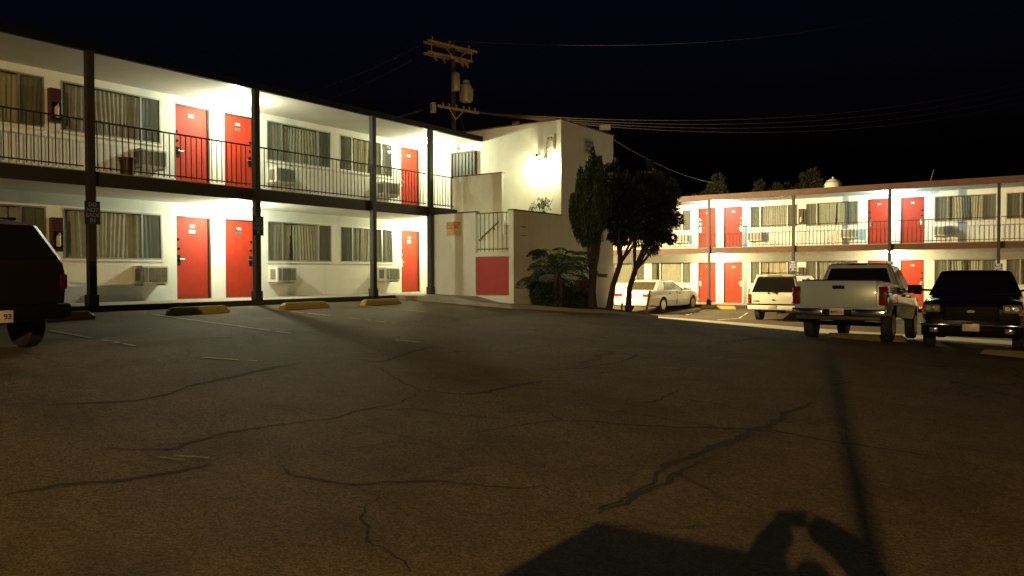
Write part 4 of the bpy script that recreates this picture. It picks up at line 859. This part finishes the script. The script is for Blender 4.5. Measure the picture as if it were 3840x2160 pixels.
# split-leaf philodendron
PH = empty('philodendron', (-11.55, 19.0, gz(-11.65, 18.95) + .08), 0, 'split leaf philodendron spreading over the hedge by the stair wall', 'plant')
rr = random.Random(12)
for k in range(4): 
    a = rr.uniform(0, 6.28); stem(PH, [(.07 * math.cos(a), .07 * math.sin(a), 0), (.1 * math.cos(a), .1 * math.sin(a), .5), (.06 * math.cos(a + 1), .06 * math.sin(a + 1), 1.0)], [.06, .055, .05], 'stem')
for k in range(44):
    a = k * 2.4 + rr.uniform(-.3, .3); el = rr.uniform(-.35, 1.45); Lp = rr.uniform(.40, .80)
    d = Vector((math.cos(a) * math.cos(el), math.sin(a) * math.cos(el), math.sin(el)))
    b0 = Vector((.05 * math.cos(a), .05 * math.sin(a), .95)); p1 = b0 + d * Lp
    pet = MB().tube([b0, b0 + d * Lp * .5 + Vector((0, 0, .05)), p1], .010, 5)
    # blade: midrib drooping outward with paired finger lobes
    out = Vector((d.x, d.y, 0)).normalized(); side = Vector((-out.y, out.x, 0)); bl = rr.uniform(.38, .55); mid = []
    for i in range(9):
        t = i / 8; mid.append(p1 + out * bl * t * (1 - .25 * t) + Vector((0, 0, .12 * t - .42 * t * t + d.z * .15 * t)))
    fr = MB(); fr.tube(mid, .007, 4)
    for i in range(1, 9):
        for s in (-1, 1):
            w = .26 * math.sin(min(1, (9.3 - i) / 6) * 1.57) * rr.uniform(.85, 1.1); m0 = mid[i - 1].lerp(mid[i], .55); m1 = mid[i]
            tip = m0 + side * s * w + out * .13 + Vector((0, 0, -.10 * w / .25 + rr.uniform(-.02, .02))); q = (m0 + tip) / 2 + Vector((0, 0, .03)); f = out * .027
            fr.add([m0 - f * .5, m0 + f, q + f, tip, q - f], [(0, 1, 2, 3, 4)])
    o = build(fr, 'leaf', M['philo'], PH, fix=False); build(pet, 'petiole', M['philo'], o, smooth=50)
def bush(name, loc, rad, n, m, label, seed, size=.035, nc=60, cr=.16):
    T = empty(name, loc, 0, label, 'bush'); p, nn = clump_cloud(n, (0, 0, rad[2] * .9), rad, seed, nc=nc, cr=cr, hollow=.3); p[:, 2] = np.abs(p[:, 2]) ; leafobj('foliage', leaves(p, nn, size, seed, 1.6, .8), m, T)
    for k in range(4): a = k * 1.6; stem(T, [(.04 * math.cos(a), .04 * math.sin(a), -.05), (rad[0] * .5 * math.cos(a), rad[1] * .5 * math.sin(a), rad[2] * 1.1)], [.015, .008], 'stem')
    return T
bush('hedge_bush', (-11.85, 18.95, gz(-11.9, 18.9) + .08), (.42, .60, .36), 16000, 'hedge', 'clipped green hedge at the foot of the philodendron', 41)
bush('hedge_bush', (-11.55, 19.75, gz(-11.6, 19.7) + .08), (.40, .45, .34), 11000, 'hedge', 'low green bush between the clipped hedge and the cypress trunk', 42)
bush('reddish_bush', (-11.75, 20.7, gz(-11.7, 20.7) + .08), (.35, .5, .42), 8000, 'redleaf', 'reddish bush behind the cypress trunk', 43)
# potted plants on the stair landing and the planter ledge
pt = empty('potted_plant', (-12.82, 18.75, .60), 0, 'potted plant on the stair landing behind the small railing', 'potted plant')
build(MB().tube([(0, 0, 0), (0, 0, .22)], [.09, .13], 14), 'pot', M['terracotta'], pt, smooth=40)
p, nn = clump_cloud(900, (0, 0, .45), (.08, .08, .22), 51, nc=12, cr=.07); leafobj('foliage', leaves(p, nn, .03, 5, 2.5), 'philo', pt)
pt = empty('potted_plant', (-12.85, 20.2, 1.60), 0, 'small leafy plant on the ledge below the floodlight', 'potted plant')
build(MB().tube([(0, 0, -.2), (0, 0, .2)], [.10, .14], 14), 'pot', M['terracotta'], pt, smooth=40)
p, nn = clump_cloud(900, (0, 0, .48), (.42, .2, .30), 52, nc=42, cr=.045, hollow=.2); leafobj('foliage', leaves(p, nn, .026, 6, 1.5), 'ledge', pt)
for k in range(9): stem(pt, [(0, 0, .1), (.05 * (k - 4), .02 * (k % 3 - 1), .35), (.095 * (k - 4), .04 * (k % 3 - 1), .60 + .05 * (k % 3))], [.008, .006, .004], 'stem')
# trees beyond the far block
for k, (x, y, z, rad, lab, sd) in enumerate(((-24.3, 53.7, 6.2, (1.3, 1.3, 1.9), 'tree top with brownish tips right above the topiary crowns', 61), (-20.6, 56, 5.3, (1.6, 1.6, 2.2), 'round tree crown above the far roof left of centre', 62),
        (-16.9, 59, 5.2, (2.6, 2.2, 2.3), 'broad low tree crown behind the far roof vent', 63), (-14.7, 60.4, 5.6, (1.1, 1.1, 2.3), 'taller pointed tree crown next to the far roof vent', 64))):
    T = empty('background_tree', (x, y, -1.7), 0, lab, 'tree', 'trees behind the far block'); p, nn = clump_cloud(14000, (0, 0, z + 1.3), rad, sd, nc=70, cr=.42, hollow=.3); leafobj('crown', leaves(p, nn, .09, sd, 1.8, .8), 'farleaf', T)
    stem(T, [(0, 0, 0), (.1, 0, 2.5), (0, 0, z + 1.2)], [.25, .2, .08])

# ------------------------------------------------------------------ utility pole and wires
UP = empty('utility_pole', (-23.93, 29.62, -1.6), 0, 'wooden utility pole with crossarms and transformers behind the left block', 'utility pole')
ax = Vector((math.cos(_h - R(48.8) + R(90)), math.sin(_h - R(48.8) + R(90)), 0))
ax = (Vector((-.569, .8223, 0)) * math.cos(R(48.8)) + Vector((.8223, .569, 0)) * math.sin(R(48.8))); az = math.atan2(ax.y, ax.x); UP.rotation_euler = (0, 0, az)
zz = 1.6
build(MB().tube([(0, 0, 0), (0, 0, 6), (0, 0, zz + 11.3)], [.17, .14, .10], 12), 'pole', M['polewood'], UP, smooth=40)
def arm(z, x0, x1, ins, y=-.12, h=.11):
    a = build(MB().box(x0, x1, y - .10, y - .0, z, z + h), 'crossarm', M['wood'], UP)
    for i in ins: build(MB().tube([(i, y - .05, z + h), (i, y - .05, z + h + .06), (i, y - .05, z + h + .09), (i, y - .05, z + h + .16)], [.02, .03, .065, .04], 10), 'insulator', M['porcelain'], a, smooth=40)
    return a
arm(zz + 10.95, -1.6, 1.35, [-1.35, -.35, .85]); arm(zz + 10.95, -1.6, 1.35, [], y=.22)
arm(zz + 10.42, -1.6, 1.05, []); arm(zz + 10.42, -1.6, 1.05, [], y=.22)
arm(zz + 7.95, -1.1, 1.45, [-.75, -.4, 0.05, .5, .85, 1.2])
for s in (-1, 1):
    build(MB().tube([(s * .75, -.24, zz + 10.97), (0, -.24, zz + 10.3)], .025, 6), 'brace', M['wood'], UP); build(MB().tube([(s * .45, -.24, zz + 7.97), (0, -.2, zz + 7.5)], .02, 6), 'brace', M['galv'], UP)
    build(MB().tube([(s * 1.2 - .2, -.17, zz + 10.45), (s * 1.2 - .2, -.17, zz + 10.95)], .022, 6), 'strut', M['galv'], UP)
build(MB().tube([(-.12, -.36, zz + 8.85), (-.12, -.36, zz + 8.9), (-.12, -.36, zz + 9.6), (-.12, -.36, zz + 9.7)], [.20, .215, .215, .15], 18), 'transformer', M['galv'], UP, smooth=40)
tr = build(MB().tube([(.72, -.1, zz + 8.45), (.72, -.1, zz + 8.55), (.72, -.1, zz + 9.25), (.72, -.1, zz + 9.35), (.72, -.1, zz + 9.5)], [.24, .27, .27, .17, .17], 18), 'transformer', M['galv'], UP, smooth=40)
for k in range(16):
    a = 6.283 * k / 16; c_, s_ = math.cos(a), math.sin(a); build(MB().tube([(.72 + .31 * c_, -.1 + .31 * s_, zz + 8.5), (.72 + .33 * c_, -.1 + .33 * s_, zz + 9.1)], .018, 5), 'cooling_fin', M['galv'], tr)
build(MB().tube([(.2, -.1, zz + 9.2), (.6, -.1, zz + 9.25)], .03, 6), 'bracket', M['galv'], UP)
for i, x in enumerate((-1.25, -.75, .35, .65)): build(MB().tube([(x, -.2, zz + 10.42), (x - .02, -.22, zz + 10.28), (x + .12, -.22, zz + 10.12)], [.02, .05, .035], 8), 'fuse_cutout', M['porcelain'], UP, smooth=40)
build(MB().tube([(-1.35, -.2, zz + 7.65), (-1.35, -.2, zz + 8.1)], .15, 14), 'cable_box', M['galv'], UP, smooth=40)
def upw(lx, ly, lz):
    ca, sa = math.cos(az), math.sin(az); return Vector((-23.8 + lx * ca - ly * sa, 29.7 + lx * sa + ly * ca, lz))
def wire(a, b, sag, r, label, group='overhead wires', m='cable'):
    n = 24; pts = [a.lerp(b, i / n) - Vector((0, 0, sag * 4 * (i / n) * (1 - i / n))) for i in range(n + 1)]
    return tag(build(MB().tube(pts, r, 5), 'overhead_wire', M[m], smooth=60), label, 'wire', group)

wire(Vector((-24.6, 29.2, 11.4)), Vector((-9.0, 68, 20.5)), 1.2, .018, 'single high wire running right from the pole top')
wire(Vector((-25.3, 28.7, 11.1)), Vector((-48, 25.5, 10.6)), 1.6, .018, 'wire falling left from the upper crossarm')
wire(Vector((-25.6, 28.5, 10.4)), Vector((-48, 26.5, 9.9)), 1.6, .018, 'lower wire falling left from the second crossarm')
for k in range(4):
    wire(Vector((-24.2 + .15 * k, 30.5 + .28 * k, 8.12)), Vector((2.0 + .3 * k, 76 + .5 * k, 16.2 - .35 * k)), 1.9 + .12 * k, .022, ('topmost', 'second', 'third', 'lowest')[k] + ' wire of the bundle running right from the lower crossarm')
wire(Vector((-12.4, 24.1, 4.62)), Vector((-12.6, 42.3, 5.0)), .75, .012, 'service wire sagging from the stair building to the far roof')
wire(Vector((-26.6, 27.7, 7.5)), Vector((-25.2, 28.8, 8.0)), .02, .03, 'short bright wire end left of the lower crossarm')
wire(Vector((-24.25, 30.6, 7.75)), Vector((-23.9, 31.6, 5.0)), .02, .014, 'steep wire dropping right from the lower crossarm')

# ------------------------------------------------------------------ behind the camera: post, photographer and an added box, throwing the long shadows
sp_ = empty('sign_post', (1.70, -5.52, gz(1.7, -5.52)), 0, 'tall thin post standing behind the photographer', 'post')
build(MB().tube([(0, 0, 0), (0, 0, 4.2)], .03, 12), 'pole', M['galv'], sp_, smooth=40); build(MB().tube([(0, 0, 0), (0, 0, .05)], .12, 12), 'base', M['conc'], sp_)
uc = empty('shadow_box', (-.3, -1.7, gz(0, -2)), 0, 'grey box added behind the photographer to cast a shadow', 'shadow caster')  # unseen box, added and sized only for its shadow on the lot
build(MB().bbox(0, .78, -1.6, 0, 0, 2.07, .015), 'case', M['galv'], uc)
build(MB().bbox(.04, .74, .0, .02, .15, 1.95, .005), 'box_panel', M['galv'], uc)
PE = empty('person', (.27, -.30, gz(0, 0)), math.atan2(.8223, -.569) - R(90), 'photographer in dark clothes holding up a phone with both hands', 'person')
def skin(name, V_, E_, m, root=0, parent=PE, sub=2):
    me = bpy.data.meshes.new(name); me.from_pydata([v[:3] for v in V_], E_, []); o = link(name, me, parent, M[m])
    bpy.context.view_layer.objects.active = o; md = o.modifiers.new('skin', 'SKIN'); md.use_smooth_shade = True
    for i, v in enumerate(V_): o.data.skin_vertices[0].data[i].radius = (v[3], v[4] if len(v) > 4 else v[3]); o.data.skin_vertices[0].data[i].use_root = (i == root)
    sm = o.modifiers.new('sub', 'SUBSURF'); sm.levels = sub; sm.render_levels = sub
    bpy.context.view_layer.update(); dg = bpy.context.evaluated_depsgraph_get(); m2 = bpy.data.meshes.new_from_object(o.evaluated_get(dg), depsgraph=dg); o.modifiers.clear(); o.data = m2
    return o
# body faces local +y; eye height about 1.5 m, phone held out at camera height
bv = [(-.04, -.08, .82, .14, .10), (-.06, -.08, 1.0, .13, .09), (-.08, -.08, 1.22, .16, .10), (-.10, -.08, 1.30, .07, .07), (-.11, -.07, 1.38, .05, .055), (-.12, -.06, 1.47, .085, .09), (-.12, -.06, 1.56, .08, .085),
      (-.26, -.08, 1.24, .055), (-.29, .08, 1.44, .08), (-.20, .24, 1.60, .075), (.18, -.08, 1.24, .055), (.25, .08, 1.44, .08), (.15, .25, 1.62, .075),
      (-.10, -.08, .74, .09), (-.11, -.06, .42, .06), (-.12, -.08, .08, .04), (-.12, .04, .035, .035), (.10, -.08, .74, .09), (.11, -.06, .42, .06), (.12, -.08, .08, .04), (.12, .04, .035, .035), (-.09, .27, 1.70, .065), (.01, .27, 1.71, .065)]
skin('body', bv, [(0, 1), (1, 2), (2, 3), (3, 4), (4, 5), (5, 6), (2, 7), (7, 8), (8, 9), (2, 10), (10, 11), (11, 12), (0, 13), (13, 14), (14, 15), (15, 16), (0, 17), (17, 18), (18, 19), (19, 20), (9, 21), (12, 22)], 'shirt')
for s in (-1, 1):
    for k in range(4): skin('finger', [(s * .10 - .035, .30, 1.72 - .02 * k, .009), (s * .095 - .035, .325, 1.725 - .02 * k, .008), (s * .07 - .035, .33, 1.725 - .02 * k, .007)], [(0, 1), (1, 2)], 'skin', sub=1)
    skin('thumb', [(s * .10 - .035, .29, 1.68, .011), (s * .08 - .035, .30, 1.665, .009), (s * .055 - .035, .305, 1.67, .008)], [(0, 1), (1, 2)], 'skin', sub=1)
hm = MB().tube([(-.12, -.08, 1.46), (-.12, -.08, 1.55), (-.12, -.08, 1.61), (-.12, -.08, 1.66)], [.095, .10, .09, .04], 14); build(hm, 'hair', M['hair'], PE, smooth=60)
ph = empty('phone', (.045, -.065, 0), PE.rotation_euler.z, 'black phone held in both hands by the photographer', 'phone')
build(MB().bbox(-.075, .075, -.004, .004, -.038, .038, .003), 'case', M['black'], ph)
